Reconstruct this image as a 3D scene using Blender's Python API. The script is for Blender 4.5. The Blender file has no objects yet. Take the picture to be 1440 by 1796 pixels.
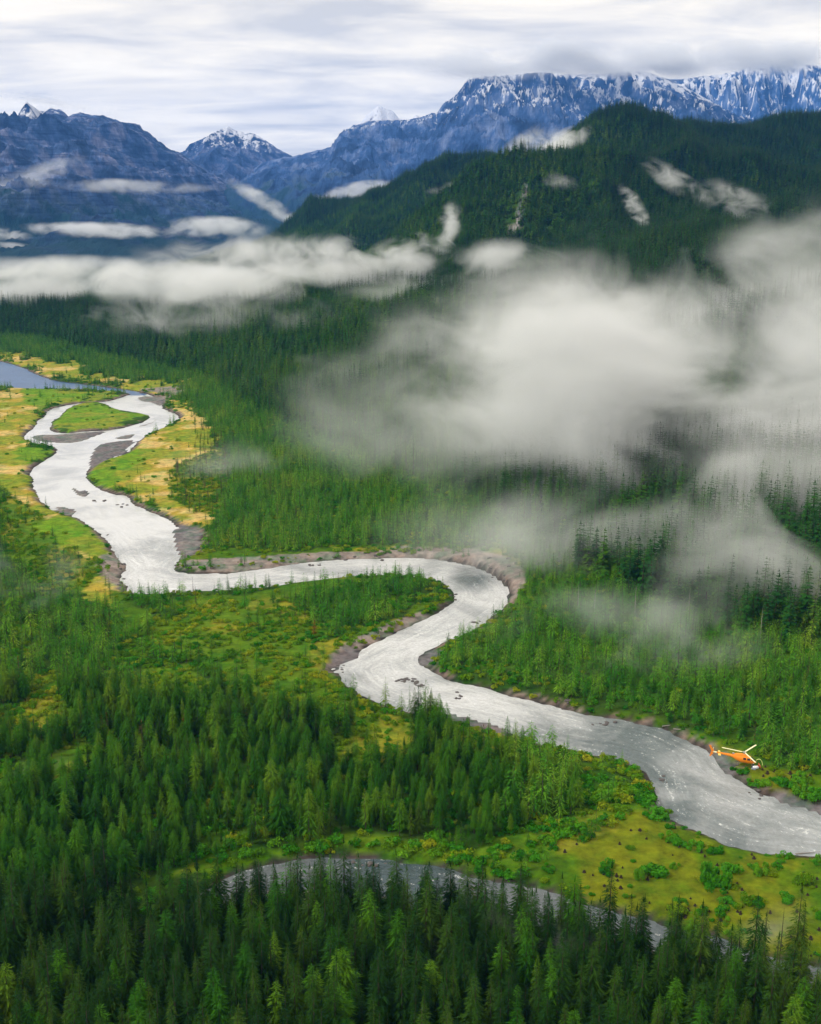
import bpy, bmesh, math, random
import numpy as np
from mathutils import Vector, Matrix

# ------------------------------------------------------------------ camera / light / exposure
SC = bpy.context.scene
F, TH, CH = 2000.0, math.radians(14.5), 132.0
CT, ST = math.cos(TH), math.sin(TH)
cam = bpy.data.cameras.new('camera'); camo = bpy.data.objects.new('camera', cam)
SC.collection.objects.link(camo); SC.camera = camo
camo.location = (0, 0, CH); camo.rotation_euler = (math.pi/2 - TH, 0, 0)
cam.sensor_fit = 'VERTICAL'; cam.sensor_height = 36; cam.sensor_width = 36
cam.lens = F/1796*36; cam.clip_start = 1; cam.clip_end = 80000
SC.view_settings.view_transform = 'Standard'; SC.view_settings.look = 'None'
SC.view_settings.gamma = 1; SC.view_settings.exposure = 0.57
SC.cycles.use_denoising = True
SC.cycles.max_bounces = 5; SC.cycles.diffuse_bounces = 2; SC.cycles.glossy_bounces = 2
SC.cycles.volume_bounces = 3; SC.cycles.transparent_max_bounces = 8
SC.cycles.volume_step_rate = 1.0; SC.cycles.volume_max_steps = 300
SC.cycles.use_adaptive_sampling = True; SC.cycles.adaptive_threshold = 0.02

SUN_EL, SUN_AZ = math.radians(46), math.radians(-105)    # azimuth from +Y towards +X: the brighter part of the overcast is up left
sl = bpy.data.lights.new('sun', 'SUN'); sl.energy = 2.2; sl.angle = math.radians(11); sl.color = (1, 0.95, 0.86)
so = bpy.data.objects.new('sun', sl); SC.collection.objects.link(so)
sd = Vector((math.sin(SUN_AZ)*math.cos(SUN_EL), math.cos(SUN_AZ)*math.cos(SUN_EL), math.sin(SUN_EL)))
so.rotation_euler = sd.to_track_quat('Z', 'Y').to_euler(); so.location = (-300, 100, 900)

W = bpy.data.worlds.new('World'); SC.world = W; W.use_nodes = True
def N(nt, t, **k):
    n = nt.nodes.new(t)
    for a, v in k.items():
        if a.startswith('i_'):
            key = a[2:]; key = int(key) if key.isdigit() else key.replace('_', ' ')
            n.inputs[key].default_value = v
        else: setattr(n, a, v)
    return n
def ramp(nt, stops, fac=None, interp='LINEAR'):
    r = nt.nodes.new('ShaderNodeValToRGB'); cr = r.color_ramp; cr.interpolation = interp
    while len(cr.elements) < len(stops): cr.elements.new(.5)
    for e, (p, c) in zip(cr.elements, stops):
        e.position = p; e.color = (*c, 1) if len(c) == 3 else c
    if fac is not None: nt.links.new(fac, r.inputs['Fac'])
    return r
def math_n(nt, op, a, b=None, c=None, clamp=False):
    n = nt.nodes.new('ShaderNodeMath'); n.operation = op; n.use_clamp = clamp
    for i, v in enumerate((a, b, c)):
        if v is None: continue
        if isinstance(v, (int, float)): n.inputs[i].default_value = v
        else: nt.links.new(v, n.inputs[i])
    return n.outputs[0]
def vmath(nt, op, a, b):
    n = nt.nodes.new('ShaderNodeVectorMath'); n.operation = op
    for i, v in enumerate((a, b)):
        if v is None: continue
        if isinstance(v, (tuple, list)): n.inputs[i].default_value = v
        else: nt.links.new(v, n.inputs[i])
    return n.outputs['Value'] if op in ('LENGTH', 'DOT_PRODUCT') else n.outputs[0]
def mix(nt, fac, a, b, blend='MIX'):
    n = nt.nodes.new('ShaderNodeMix'); n.data_type = 'RGBA'; n.blend_type = blend
    for i, v in ((0, fac), (6, a), (7, b)):
        if isinstance(v, (int, float)): n.inputs[i].default_value = v
        elif isinstance(v, (tuple, list)): n.inputs[i].default_value = (*v, 1)
        else: nt.links.new(v, n.inputs[i])
    return n.outputs[2]

def build_world():
    nt = W.node_tree; nt.nodes.clear()
    out = N(nt, 'ShaderNodeOutputWorld'); bg = N(nt, 'ShaderNodeBackground')
    bg.inputs['Strength'].default_value = 0.12
    nt.links.new(bg.outputs[0], out.inputs[0])
    sky = N(nt, 'ShaderNodeTexSky', sky_type='NISHITA', sun_disc=False, sun_elevation=SUN_EL, sun_rotation=SUN_AZ, altitude=1200)
    tc = N(nt, 'ShaderNodeTexCoord'); g = tc.outputs['Generated']
    sep = N(nt, 'ShaderNodeSeparateXYZ'); nt.links.new(g, sep.inputs[0])
    z = math_n(nt, 'MAXIMUM', sep.outputs[2], 0.0)
    d = math_n(nt, 'ADD', z, 0.10)
    cmb = N(nt, 'ShaderNodeCombineXYZ')
    nt.links.new(math_n(nt, 'DIVIDE', sep.outputs[0], d), cmb.inputs[0])
    nt.links.new(math_n(nt, 'DIVIDE', sep.outputs[1], d), cmb.inputs[1])
    p = vmath(nt, 'MULTIPLY', cmb.outputs[0], (0.8, 1.3, 1))
    n1 = N(nt, 'ShaderNodeTexNoise', i_Scale=1.7, i_Detail=9.0, i_Roughness=0.58, i_Distortion=0.4); nt.links.new(p, n1.inputs['Vector'])
    n2 = N(nt, 'ShaderNodeTexNoise', i_Scale=0.33, i_Detail=3.0, i_Roughness=0.5); nt.links.new(vmath(nt, 'ADD', p, (7.3, 2.1, 0)), n2.inputs['Vector'])
    f = math_n(nt, 'ADD', math_n(nt, 'MULTIPLY', n1.outputs[0], 0.6), math_n(nt, 'MULTIPLY', n2.outputs[0], 0.4))
    r = ramp(nt, [(0.38, (4.6, 4.35, 3.95)), (0.46, (6.1, 5.6, 4.75)), (0.53, (7.4, 6.65, 5.3)), (0.60, (8.0, 7.2, 5.7))], f)
    # ramp colours above 1 are kept by scaling after
    for e in r.color_ramp.elements: e.color = (*[c/10 for c in e.color[:3]], 1)
    col = vmath(nt, 'SCALE', r.outputs[0], None)
    col.node.inputs['Scale'].default_value = 10
    hz = math_n(nt, 'MULTIPLY_ADD', math_n(nt, 'SUBTRACT', 1.0, math_n(nt, 'MULTIPLY', z, 4.0, clamp=True)), .42, 1.0)   # sky brightened towards the horizon to offset the blue haze
    c3 = vmath(nt, 'SCALE', col, None); nt.links.new(hz, c3.node.inputs['Scale'])
    m = mix(nt, 0.95, sky.outputs[0], c3)
    nt.links.new(m, bg.inputs['Color'])
build_world()

# ------------------------------------------------------------------ helpers
C = SC.collection
rng = np.random.default_rng(7)
random.seed(7)
def ray(px, py):
    dz = (898-py)/F
    return (px-720)/F, CT + dz*ST, -ST + dz*CT
def at(px, py, Y):                       # point at distance Y seen at (px, py)
    a, b, c = ray(px, py); t = Y/b
    return (a*t, Y, CH + c*t)
def flat(px, py, z=0.0):                 # where the line of sight meets the valley floor
    a, b, c = ray(px, py); t = (z-CH)/c
    return (a*t, b*t)
def project(x, y, z):
    z = z-CH; t = y*CT - z*ST; u = y*ST + z*CT
    return 720 + F*x/t, 898 - F*u/t, t
def props(o, label=None, cat=None, group=None, kind=None):
    if label: o['label'] = label
    if cat: o['category'] = cat
    if group: o['group'] = group
    if kind: o['kind'] = kind
    return o
def mesh_from(name, V, Fc, mats, mi=None, smooth=False):
    me = bpy.data.meshes.new(name)
    me.from_pydata([tuple(v) for v in V], [], [tuple(f) for f in Fc])
    for m in (mats if isinstance(mats, list) else [mats]): me.materials.append(m)
    if mi is not None: me.polygons.foreach_set('material_index', mi)
    if smooth: me.polygons.foreach_set('use_smooth', [True]*len(me.polygons))
    me.update(); return me
def fast_mesh(name, V, Q, mats, smooth=True):
    me = bpy.data.meshes.new(name); V = np.asarray(V, np.float32); Q = np.asarray(Q, np.int32)
    k = Q.shape[1]
    me.vertices.add(len(V)); me.vertices.foreach_set('co', V.ravel())
    me.loops.add(Q.size); me.loops.foreach_set('vertex_index', Q.ravel())
    me.polygons.add(len(Q)); me.polygons.foreach_set('loop_start', np.arange(0, Q.size, k, dtype=np.int32))
    me.update(calc_edges=True)
    me.polygons.foreach_set('use_smooth', np.full(len(Q), smooth))
    for m in (mats if isinstance(mats, list) else [mats]): me.materials.append(m)
    me.validate(); return me
def obj(name, me, parent=None, loc=(0, 0, 0)):
    o = bpy.data.objects.new(name, me); C.objects.link(o); o.location = loc
    if parent: o.parent = parent
    return o
def grid_quads(nu, nv):
    i = np.arange(nu-1)[:, None]*nv + np.arange(nv-1)[None, :]
    return np.stack([i, i+nv, i+nv+1, i+1], -1).reshape(-1, 4)
_T = [np.random.default_rng(100+i).random((256, 256)) for i in range(6)]
def vn(x, y, s=0):
    T = _T[s % 6]; xi = np.floor(x).astype(int); yi = np.floor(y).astype(int)
    fx = x-xi; fy = y-yi; fx = fx*fx*fx*(fx*(6*fx-15)+10); fy = fy*fy*fy*(fy*(6*fy-15)+10)
    a = T[xi & 255, yi & 255]; b = T[(xi+1) & 255, yi & 255]; c = T[xi & 255, (yi+1) & 255]; d = T[(xi+1) & 255, (yi+1) & 255]
    return (a*(1-fx)+b*fx)*(1-fy) + (c*(1-fx)+d*fx)*fy
def fbm(x, y, s=0, o=5, r=.5):
    v = 0; a = 1; t = 0
    for i in range(o):
        v = v + a*vn(x*2**i+17.3*i, y*2**i-9.1*i, s+i); t += a; a *= r
    return v/t
def ridged(x, y, s=0, o=5, r=.55):
    v = 0; a = 1; t = 0
    for i in range(o):
        n = 1-np.abs(2*vn(x*2**i+5.7*i, y*2**i+3.3*i, s+i)-1); v = v + a*n*n; t += a; a *= r
    return v/t
def sstep(a, b, x):
    t = np.clip((x-a)/(b-a), 0, 1); return t*t*(3-2*t)
def inpoly(px, py, P):
    P = np.asarray(P, float); r = np.zeros(px.shape, bool); j = len(P)-1
    for i in range(len(P)):
        xi, yi = P[i]; xj, yj = P[j]
        if yi != yj:
            c = ((yi > py) != (yj > py)) & (px < (xj-xi)*(py-yi)/(yj-yi)+xi); r ^= c
        j = i
    return r
def polydist(x, y, P, closed=True):
    P = np.asarray(P, float); d = np.full(x.shape, 1e9)
    n = len(P); rngi = range(n if closed else n-1)
    for i in rngi:
        a = P[i]; b = P[(i+1) % n]; ab = b-a; L = ab@ab+1e-9
        t = np.clip(((x-a[0])*ab[0]+(y-a[1])*ab[1])/L, 0, 1)
        d = np.minimum(d, (x-a[0]-t*ab[0])**2+(y-a[1]-t*ab[1])**2)
    return np.sqrt(d)
def smooth_poly(P, it=2):
    P = [tuple(p) for p in P]
    for _ in range(it):
        Q = []
        for i in range(len(P)):
            a = P[i]; b = P[(i+1) % len(P)]
            Q += [(a[0]*.75+b[0]*.25, a[1]*.75+b[1]*.25), (a[0]*.25+b[0]*.75, a[1]*.25+b[1]*.75)]
        P = Q
    return P
def z4(pts): return [(x/2.88, 540+y/2.88) for x, y in pts]

# ------------------------------------------------------------------ plan of the valley floor (traced, then laid on the ground)
RIVER = (z4([(720,428),(775,445),(830,465),(815,500),(850,520),(908,540),(900,572),(830,602),(740,645),(690,680),(650,735),(500,782),(440,825),(436,870),(500,915),
  (570,940),(650,955),(670,990),(760,1030),(870,1080),(900,1108),(1025,1130),(1010,1200),(980,1250),(900,1275),(872,1312),(905,1338),(1100,1345),(1250,1330),(1440,1302)])
  + [(540,986),(600,982),(660,979),(720,978),(770,982),(820,990),(860,1002),(885,1022),(899,1045),(896,1062),(867,1081),(842,1101),(808,1117),(767,1133),(737,1148),(735,1162),
  (750,1177),(790,1194),(854,1209),(900,1222),(979,1242),(1042,1257),(1102,1265),(1162,1277),(1200,1298),(1249,1318),(1262,1345),(1279,1358),(1324,1388),(1370,1402),(1440,1424),(1600,1468),(2000,1570),(2500,1720),
  (2500,1850),(1900,1640),(1600,1545),(1440,1508),(1390,1502),(1331,1496),(1297,1491),(1256,1477),(1219,1459),(1185,1440),(1162,1425),(1150,1400),(1140,1370),(1128,1345),(1096,1334),(1033,1322),(980,1312),(930,1300),(887,1286),
  (840,1268),(790,1258),(725,1250),(667,1235),(617,1214),(594,1190),(581,1168),(621,1150),(654,1129),(708,1105),(758,1080),(787,1064),(796,1052),(791,1033),(771,1021),(733,1012),(687,1009),(625,1011),
  (540,1020),(470,1030),(400,1036),(300,1041)]
  + z4([(620,1450),(640,1412),(590,1360),(655,1322),(600,1275),(550,1190),(480,1120),(400,1065),(280,1030),(240,1000),(215,980),(180,930),(165,890),(150,822),(240,760),(300,725),
  (270,697),(190,690),(125,665),(120,640),(185,600),(180,580),(230,545),(245,515),(330,492),(400,482),(520,476),(590,462),(640,440)]))
LAKE = z4([(-500,230),(-60,262),(0,270),(100,295),(180,335),(280,372),(450,390),(600,410),(720,426),(690,440),(590,424),(400,414),(200,413),(60,409),(0,394),(-400,380)])
CREEK = [(-40,1800),(40,1735),(200,1668),(320,1600),(380,1546),(435,1528),(475,1517),(530,1508),(600,1502),(720,1512),(770,1524),(840,1541),(920,1554),(960,1564),(1000,1580),(1045,1592),(1110,1606),
  (1145,1618),(1195,1636),(1250,1645),(1320,1672),(1440,1700),(1600,1730),(1560,1790),(1440,1745),(1300,1710),(1150,1668),(1000,1636),(900,1622),(820,1608),(740,1600),(660,1592),(560,1592),(470,1600),(400,1630),
  (300,1652),(180,1712),(60,1775),(-40,1840)]
ISLANDS = [z4([(350,502),(420,482),(520,478),(590,515),(640,523),(700,532),(762,546),(740,570),(680,592),(600,612),(520,622),(440,622),(340,636),(240,622),(265,592),(255,575),(310,545)])]
BARS = [z4([(150,652),(200,640),(300,640),(440,628),(560,620),(470,655),(380,685),(300,683),(200,680)]),
  z4([(480,700),(540,680),(650,668),(690,672),(650,700),(640,735),(560,760),(440,825),(450,760)]),
  z4([(350,900),(395,918),(415,935),(420,915),(460,930),(440,955),(400,955),(370,935)]),
  z4([(290,1005),(350,1008),(405,1035),(350,1058),(280,1035)]),
  z4([(870,1125),(905,1095),(1030,1125),(1005,1195),(970,1250),(900,1285),(905,1240),(872,1215)]),
  z4([(690,455),(740,445),(800,450),(840,470),(810,500),(760,478),(700,472)]),
  z4([(560,665),(640,640),(700,640),(660,662)]), z4([(680,605),(760,580),(800,558),(760,590)]),
  z4([(535,1140),(565,1137),(560,1152),(540,1152)]),
  [(733,1241),(770,1247),(830,1259),(890,1276),(900,1300),(860,1292),(800,1270),(740,1256)],
  [(735,1150),(760,1138),(775,1150),(748,1172),(733,1168)],
  [(1250,1320),(1278,1330),(1300,1352),(1282,1362),(1266,1352),(1252,1338)],
  [(1330,1385),(1380,1396),(1440,1414),(1500,1430),(1500,1450),(1440,1429),(1370,1408)],
  [(400,1580),(460,1560),(540,1560),(640,1575),(700,1570),(720,1600),(560,1605),(440,1625)],
  [(800,1590),(860,1592),(890,1625),(820,1620)],
  [(575,1160),(610,1140),(640,1150),(600,1165),(590,1178)]]
G = lambda P, it=1: [flat(*p) for p in smooth_poly(P, it)]
gRIVER, gLAKE, gCREEK = G(RIVER), G(LAKE), G(CREEK)
gISL = [G(p) for p in ISLANDS]; gBAR = [G(p) for p in BARS]

FOOT = [(-900,560),(-300,590),(0,600),(110,618),(200,642),(330,672),(400,722),(480,765),(640,838),(800,905),(900,985),(1000,1050),(1100,1098),(1200,1135),(1300,1160),(1440,1190),(1800,1260),(2400,1300)]
gFOOT = [flat(*p) for p in FOOT]

# hill control points: (px, py, distance)
HP = [(0,548,1360),(-400,540,1500),(200,549,1320),(330,540,1260),(450,527,1150),(600,521,1080),(750,535,980),
  (900,560,880),(1000,700,680),(1200,800,520),(1300,700,600),(1440,820,480),(1700,700,560),(1100,550,850),(1200,450,1000),(1440,450,950),(1440,600,700),(1800,450,1000),
  (1180,330,1400),(1300,300,1500),(1440,300,1500),(1080,330,1400),(1020,300,1500),(1000,420,1150),(1050,260,1650),
  (1010,226,1800),(1060,218,1850),(1140,221,1900),(1220,222,2000),(1300,222,2050),(1440,210,2200),(1700,195,2300),(2200,190,2400),
  (965,262,1650),(930,292,1560),(900,318,1480),(860,345,1420),(800,372,1350),(740,405,1280),(680,440,1220),(600,480,1180),
  (430,431,2600),(470,410,2580),(500,392,2560),(560,364,2500),(600,346,2450),(650,325,2400),(700,306,2400),(760,296,2380),(800,290,2350),(870,277,2300),(930,281,2250),
  (650,395,2000),(750,365,2050),(850,325,2050),(520,440,2200),(1240,260,1850),(1360,260,1850)]
HID = [(700,1620,50),(600,1550,20),(800,1680,90),(900,1800,150),(960,1950,190),(520,1750,0),(1200,2500,170),(1040,2200,180)]
cx, cy, cz = [], [], []
for p in HP:
    x, y, z = at(*p); cx.append(x); cy.append(y); cz.append(z)
for q, Y_, z_ in HID: cx.append(at(q, 400, Y_)[0]); cy.append(Y_); cz.append(z_)
for x, y in gFOOT: cx.append(x); cy.append(y); cz.append(0.0)
fl = np.array(gFOOT)
for i in range(1, len(fl)-1):              # floor in front of the foot: clearly below zero
    t = fl[i+1]-fl[i-1]; n = np.array([t[1], -t[0]]); n = n/np.linalg.norm(n)
    if n[1] > 0 or True:
        q = fl[i] - np.array([0.55, 0.83])*120
        cx.append(q[0]); cy.append(q[1]); cz.append(-26)
for (x, y, z) in [(-1500,2600,-40),(-900,3000,-40),(-300,3100,-20),(200,3100,60),(700,3000,120),(1300,3100,160),(2200,3000,250),(-1500,1500,10),(-650,2300,-30),(-500,2000,-15),(-400,1650,5),
                  (2000,1500,200),(1500,700,90),(1200,300,20),(0,4200,-60),(1500,4200,-40),(3000,2500,240),(-700,1750,-5),(-1100,1900,-30)]:
    cx.append(x); cy.append(y); cz.append(z)
cx, cy, cz = map(np.array, (cx, cy, cz))
def tps_fit(x, y, z, S=1000., lam=2e-4):
    x = x/S; y = y/S; n = len(x)
    r2 = (x[:, None]-x)**2+(y[:, None]-y)**2; K = .5*r2*np.log(r2+1e-12)+lam*np.eye(n)
    P = np.stack([np.ones(n), x, y], 1); A = np.block([[K, P], [P.T, np.zeros((3, 3))]])
    w = np.linalg.solve(A, np.concatenate([z, np.zeros(3)]))
    def f(X, Y):
        X = np.asarray(X, float)/S; Y = np.asarray(Y, float)/S; out = w[n]+w[n+1]*X+w[n+2]*Y
        for i in range(n):
            q = (X-x[i])**2+(Y-y[i])**2; out = out+w[i]*.5*q*np.log(q+1e-12)
        return out
    return f
hill_raw = tps_fit(cx, cy, cz)
def hill(x, y):
    z = hill_raw(x, y)
    far = sstep(3000, 3600, y)
    z = z*(1-far) + -25*far
    z = z + (ridged(x/290+1.3, y/420, 1, 3)-.55)*46*sstep(25, 130, z)*(1+.9*sstep(1000, 1300, y))*(1-.6*sstep(200, 290, z)) + (fbm(x/150, y/150, 1, 4)-.5)*30*sstep(15, 110, z) + (fbm(x/45, y/45, 3, 3)-.5)*8*sstep(5, 40, z)
    return z
def ground_z(x, y, fine=True):
    """height of the ground without the water's carving, and the hill value"""
    h = hill(x, y)
    k = 6.0
    zz = np.where(h > 30, h, k*np.log1p(np.exp(np.clip(h/k, -30, 30))))
    zz = zz*sstep(-20, 8, h)
    low = sstep(3000, 4200, y)*-30
    return zz + low, h

def water_fields(x, y):
    """signed distance to water (negative inside), gravel mask"""
    sdw = np.full(x.shape, 1e3)
    for P in (gRIVER, gLAKE, gCREEK):
        d = polydist(x, y, P); ins = inpoly(x, y, P); sdw = np.minimum(sdw, np.where(ins, -d, d))
    for P in gISL:
        d = polydist(x, y, P); ins = inpoly(x, y, P); sdw = np.maximum(sdw, np.where(ins, d, -d))
    gr = np.full(x.shape, 1e3)
    for P in gBAR:
        d = polydist(x, y, P); ins = inpoly(x, y, P); gr = np.minimum(gr, np.where(ins, -d, d))
    return sdw, gr

# regions on the floor, image outlines of the ground footprint
P_YEL = [ [(-200,700),(40,690),(60,720),(70,760),(40,800),(58,830),(70,880),(120,915),(180,955),(215,985),(225,1010),(215,1045),(240,1080),(150,1060),(190,1000),(120,960),(60,900),(0,860),(-200,860)],
  z4([(640,715),(700,675),(800,620),(900,575),(912,535),(880,505),(830,490),(880,480),(1010,540),(1080,640),(1120,700),(1000,760),(880,810),(830,900),(900,1000),(1080,1080),(1050,1130),(900,1085),(760,1020),(650,940),(600,900),(590,820)]),
  z4([(-50,235),(100,250),(300,285),(400,290),(420,345),(560,365),(800,390),(940,405),(920,430),(720,428),(600,408),(450,385),(250,365),(150,320),(0,270)]),
  z4([(0,395),(60,410),(120,470),(160,520),(170,590),(130,640),(90,700),(0,760),(0,620),(100,560),(90,490)]) ]
P_GRN = [ z4([(430,830),(500,782),(620,745),(690,715),(745,740),(640,820),(600,870),(600,925),(500,910),(440,870)]),
  z4([(60,412),(200,415),(590,428),(600,455),(520,472),(400,476),(330,486),(240,512),(180,560),(150,500),(120,460)]),
  z4([(90,700),(190,700),(300,705),(300,728),(240,760),(150,815),(100,780)]), ISLANDS[0],
  z4([(300,1050),(400,1070),(480,1125),(550,1195),(590,1260),(470,1250),(300,1200),(130,1130),(200,1090)]) ]
P_MEAD = [ [(950,1530),(1010,1490),(1060,1470),(1100,1440),(1160,1425),(1190,1444),(1256,1479),(1297,1493),(1440,1511),(1700,1560),(1700,1800),(1440,1720),(1250,1640),(1110,1600),(1000,1575),(940,1550)],
  [(1262,1322),(1290,1325),(1330,1345),(1440,1365),(1600,1400),(1600,1460),(1440,1418),(1380,1396),(1324,1385),(1290,1360)],
  [(1000,1255),(1100,1262),(1170,1276),(1250,1314),(1300,1330),(1250,1305),(1160,1262),(1080,1252)],
  [(220,1560),(380,1540),(480,1510),(560,1500),(480,1498),(330,1530),(100,1600),(0,1640),(0,1690),(120,1660)],
  [(300,995),(380,1003),(500,988),(640,976),(560,966),(420,975),(340,980)],
  [(590,1625),(640,1625),(650,1720),(600,1720)],
  [(205,1050),(240,1052),(262,1085),(240,1120),(212,1095)],
  [(330,1060),(420,1045),(600,1015),(700,1010),(600,1030),(420,1062)] ]
P_SCRUB = [ [(255,1100),(330,1050),(460,1045),(560,1100),(575,1165),(590,1200),(680,1250),(740,1290),(700,1330),(560,1270),(430,1230),(330,1170)],
  [(560,1150),(620,1115),(700,1085),(760,1060),(790,1040),(790,1060),(710,1100),(650,1130),(590,1160)],
  [(760,1240),(900,1290),(900,1330),(800,1320)],
  [(1000,1440),(1060,1412),(1130,1418),(1165,1430),(1100,1450),(1010,1495),(950,1530),(900,1540),(800,1525),(860,1495),(930,1452)],
  [(440,1500),(600,1480),(780,1495),(940,1545),(840,1535),(700,1505),(560,1500)],
  [(0,870),(70,905),(190,985),(160,1060),(60,1010),(0,980)],
  [(50,1200),(90,1180),(120,1260),(80,1310),(50,1290)],
  z4([(830,640),(1000,580),(1100,690),(1130,750),(1100,1000),(1050,1090),(900,1020),(830,900),(880,800)]),
  [(600,1300),(720,1310),(740,1345),(640,1350),(560,1325)], [(250,1180),(330,1170),(380,1230),(290,1240)], [(90,1330),(150,1310),(170,1350),(110,1380)],
  [(350,975),(560,965),(740,955),(700,972),(560,982),(380,1000)],
  [(800,975),(900,985),(925,1030),(900,1060),(880,1010)] ]
def pts_in(px, py, L):
    r = np.zeros(px.shape, bool)
    for P in L: r |= inpoly(px, py, P)
    return r

# ------------------------------------------------------------------ materials
def new_mat(name):
    m = bpy.data.materials.new(name); m.use_nodes = True; nt = m.node_tree; nt.nodes.clear()
    out = N(nt, 'ShaderNodeOutputMaterial'); b = N(nt, 'ShaderNodeBsdfPrincipled')
    nt.links.new(b.outputs[0], out.inputs[0]); return m, nt, b
def simple(name, col, rough=.6, metal=0, var=.12, scale=3.0, spec=.4):
    m, nt, b = new_mat(name)
    tc = N(nt, 'ShaderNodeTexCoord'); n = N(nt, 'ShaderNodeTexNoise', i_Scale=scale, i_Detail=4.0); nt.links.new(tc.outputs['Object'], n.inputs['Vector'])
    c = mix(nt, n.outputs[0], [c*(1-var) for c in col], [min(1, c*(1+var)) for c in col])
    nt.links.new(c, b.inputs['Base Color']); b.inputs['Roughness'].default_value = rough; b.inputs['Metallic'].default_value = metal
    b.inputs['Specular IOR Level'].default_value = spec
    return m
def foliage(name, cols, spread=.25, trans=.18):
    m, nt, b = new_mat(name)
    oi = N(nt, 'ShaderNodeObjectInfo'); geo = N(nt, 'ShaderNodeNewGeometry')
    big = N(nt, 'ShaderNodeTexNoise', i_Scale=0.022, i_Detail=3.0); nt.links.new(geo.outputs['Position'], big.inputs['Vector'])
    small = N(nt, 'ShaderNodeTexNoise', i_Scale=0.9, i_Detail=3.0); nt.links.new(geo.outputs['Position'], small.inputs['Vector'])
    f = math_n(nt, 'ADD', math_n(nt, 'MULTIPLY', oi.outputs['Random'], .75), math_n(nt, 'MULTIPLY', math_n(nt, 'SUBTRACT', big.outputs[0], .38), 1.1), clamp=True)
    n = len(cols); r = ramp(nt, [(i/(n-1), c) for i, c in enumerate(cols)], f)
    v = math_n(nt, 'ADD', math_n(nt, 'MULTIPLY', small.outputs[0], 1.3), .35)
    c = vmath(nt, 'SCALE', r.outputs[0], None); nt.links.new(v, c.node.inputs['Scale'])
    nt.links.new(c, b.inputs['Base Color']); b.inputs['Roughness'].default_value = .75; b.inputs['Specular IOR Level'].default_value = .08
    t = N(nt, 'ShaderNodeBsdfTranslucent'); nt.links.new(c, t.inputs[0])
    ms = N(nt, 'ShaderNodeMixShader'); ms.inputs[0].default_value = trans
    nt.links.new(b.outputs[0], ms.inputs[1]); nt.links.new(t.outputs[0], ms.inputs[2])
    nt.links.new(ms.outputs[0], nt.nodes['Material Output'].inputs[0])
    return m
M = {}
M['spruce'] = foliage('spruce_needles', [(.004,.022,.002),(.009,.043,.003),(.020,.068,.004),(.055,.105,.008)])
M['dark'] = foliage('hillside_needles', [(.007,.048,.009),(.015,.082,.011),(.032,.118,.011),(.07,.145,.013)])
M['pine'] = foliage('pine_needles', [(.009,.058,.002),(.024,.112,.003),(.054,.165,.005),(.125,.22,.010)])
M['young'] = foliage('young_needles', [(.020,.130,.006),(.050,.200,.008),(.10,.26,.012),(.19,.31,.02)])
M['brown'] = foliage('dying_needles', [(.10,.055,.020),(.13,.075,.020),(.10,.09,.03),(.22,.075,.015)])
M['rust'] = foliage('rust_needles', [(.16,.05,.008),(.24,.075,.010),(.30,.11,.015)], trans=.1)
M['scrub'] = foliage('scrub_leaves', [(.05,.16,.003),(.10,.23,.004),(.18,.28,.006),(.32,.34,.012)])
M['willow'] = foliage('willow_leaves', [(.018,.13,.004),(.032,.19,.005),(.065,.26,.008),(.13,.30,.010)])
M['bark'] = simple('bark', (.06,.045,.032), .9, scale=6, var=.4)
M['grey_bark'] = simple('weathered_bark', (.24,.22,.20), .9, scale=4, var=.3)
M['rock'] = simple('river_rock', (.085,.075,.072), .75, scale=2.2, var=.45)
M['stump'] = simple('stump_wood', (.030,.020,.012), .9, scale=5, var=.4)

def ground_mat():
    m, nt, b = new_mat('valley_ground')
    at_ = N(nt, 'ShaderNodeVertexColor', layer_name='Col'); geo = N(nt, 'ShaderNodeNewGeometry')
    n1 = N(nt, 'ShaderNodeTexNoise', i_Scale=0.35, i_Detail=6.0, i_Roughness=.65); nt.links.new(geo.outputs['Position'], n1.inputs['Vector'])
    n2 = N(nt, 'ShaderNodeTexNoise', i_Scale=0.11, i_Detail=6.0, i_Roughness=.65); nt.links.new(geo.outputs['Position'], n2.inputs['Vector'])
    v = math_n(nt, 'ADD', math_n(nt, 'MULTIPLY', n1.outputs[0], 2.2), -.10)
    c = vmath(nt, 'SCALE', at_.outputs[0], None); nt.links.new(v, c.node.inputs['Scale'])
    r = ramp(nt, [(.38, (.6,.85,.7)), (.5, (1,1,1)), (.62, (1.12,1.0,.95))], n2.outputs[0])
    c2 = mix(nt, 1.0, c, r.outputs[0], 'MULTIPLY')
    nt.links.new(c2, b.inputs['Base Color']); b.inputs['Roughness'].default_value = .95; b.inputs['Specular IOR Level'].default_value = .1
    bp = N(nt, 'ShaderNodeBump', i_Strength=.6, i_Distance=.5); nt.links.new(n1.outputs[0], bp.inputs['Height']); nt.links.new(bp.outputs[0], b.inputs['Normal'])
    return m
M['ground'] = ground_mat()
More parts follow.
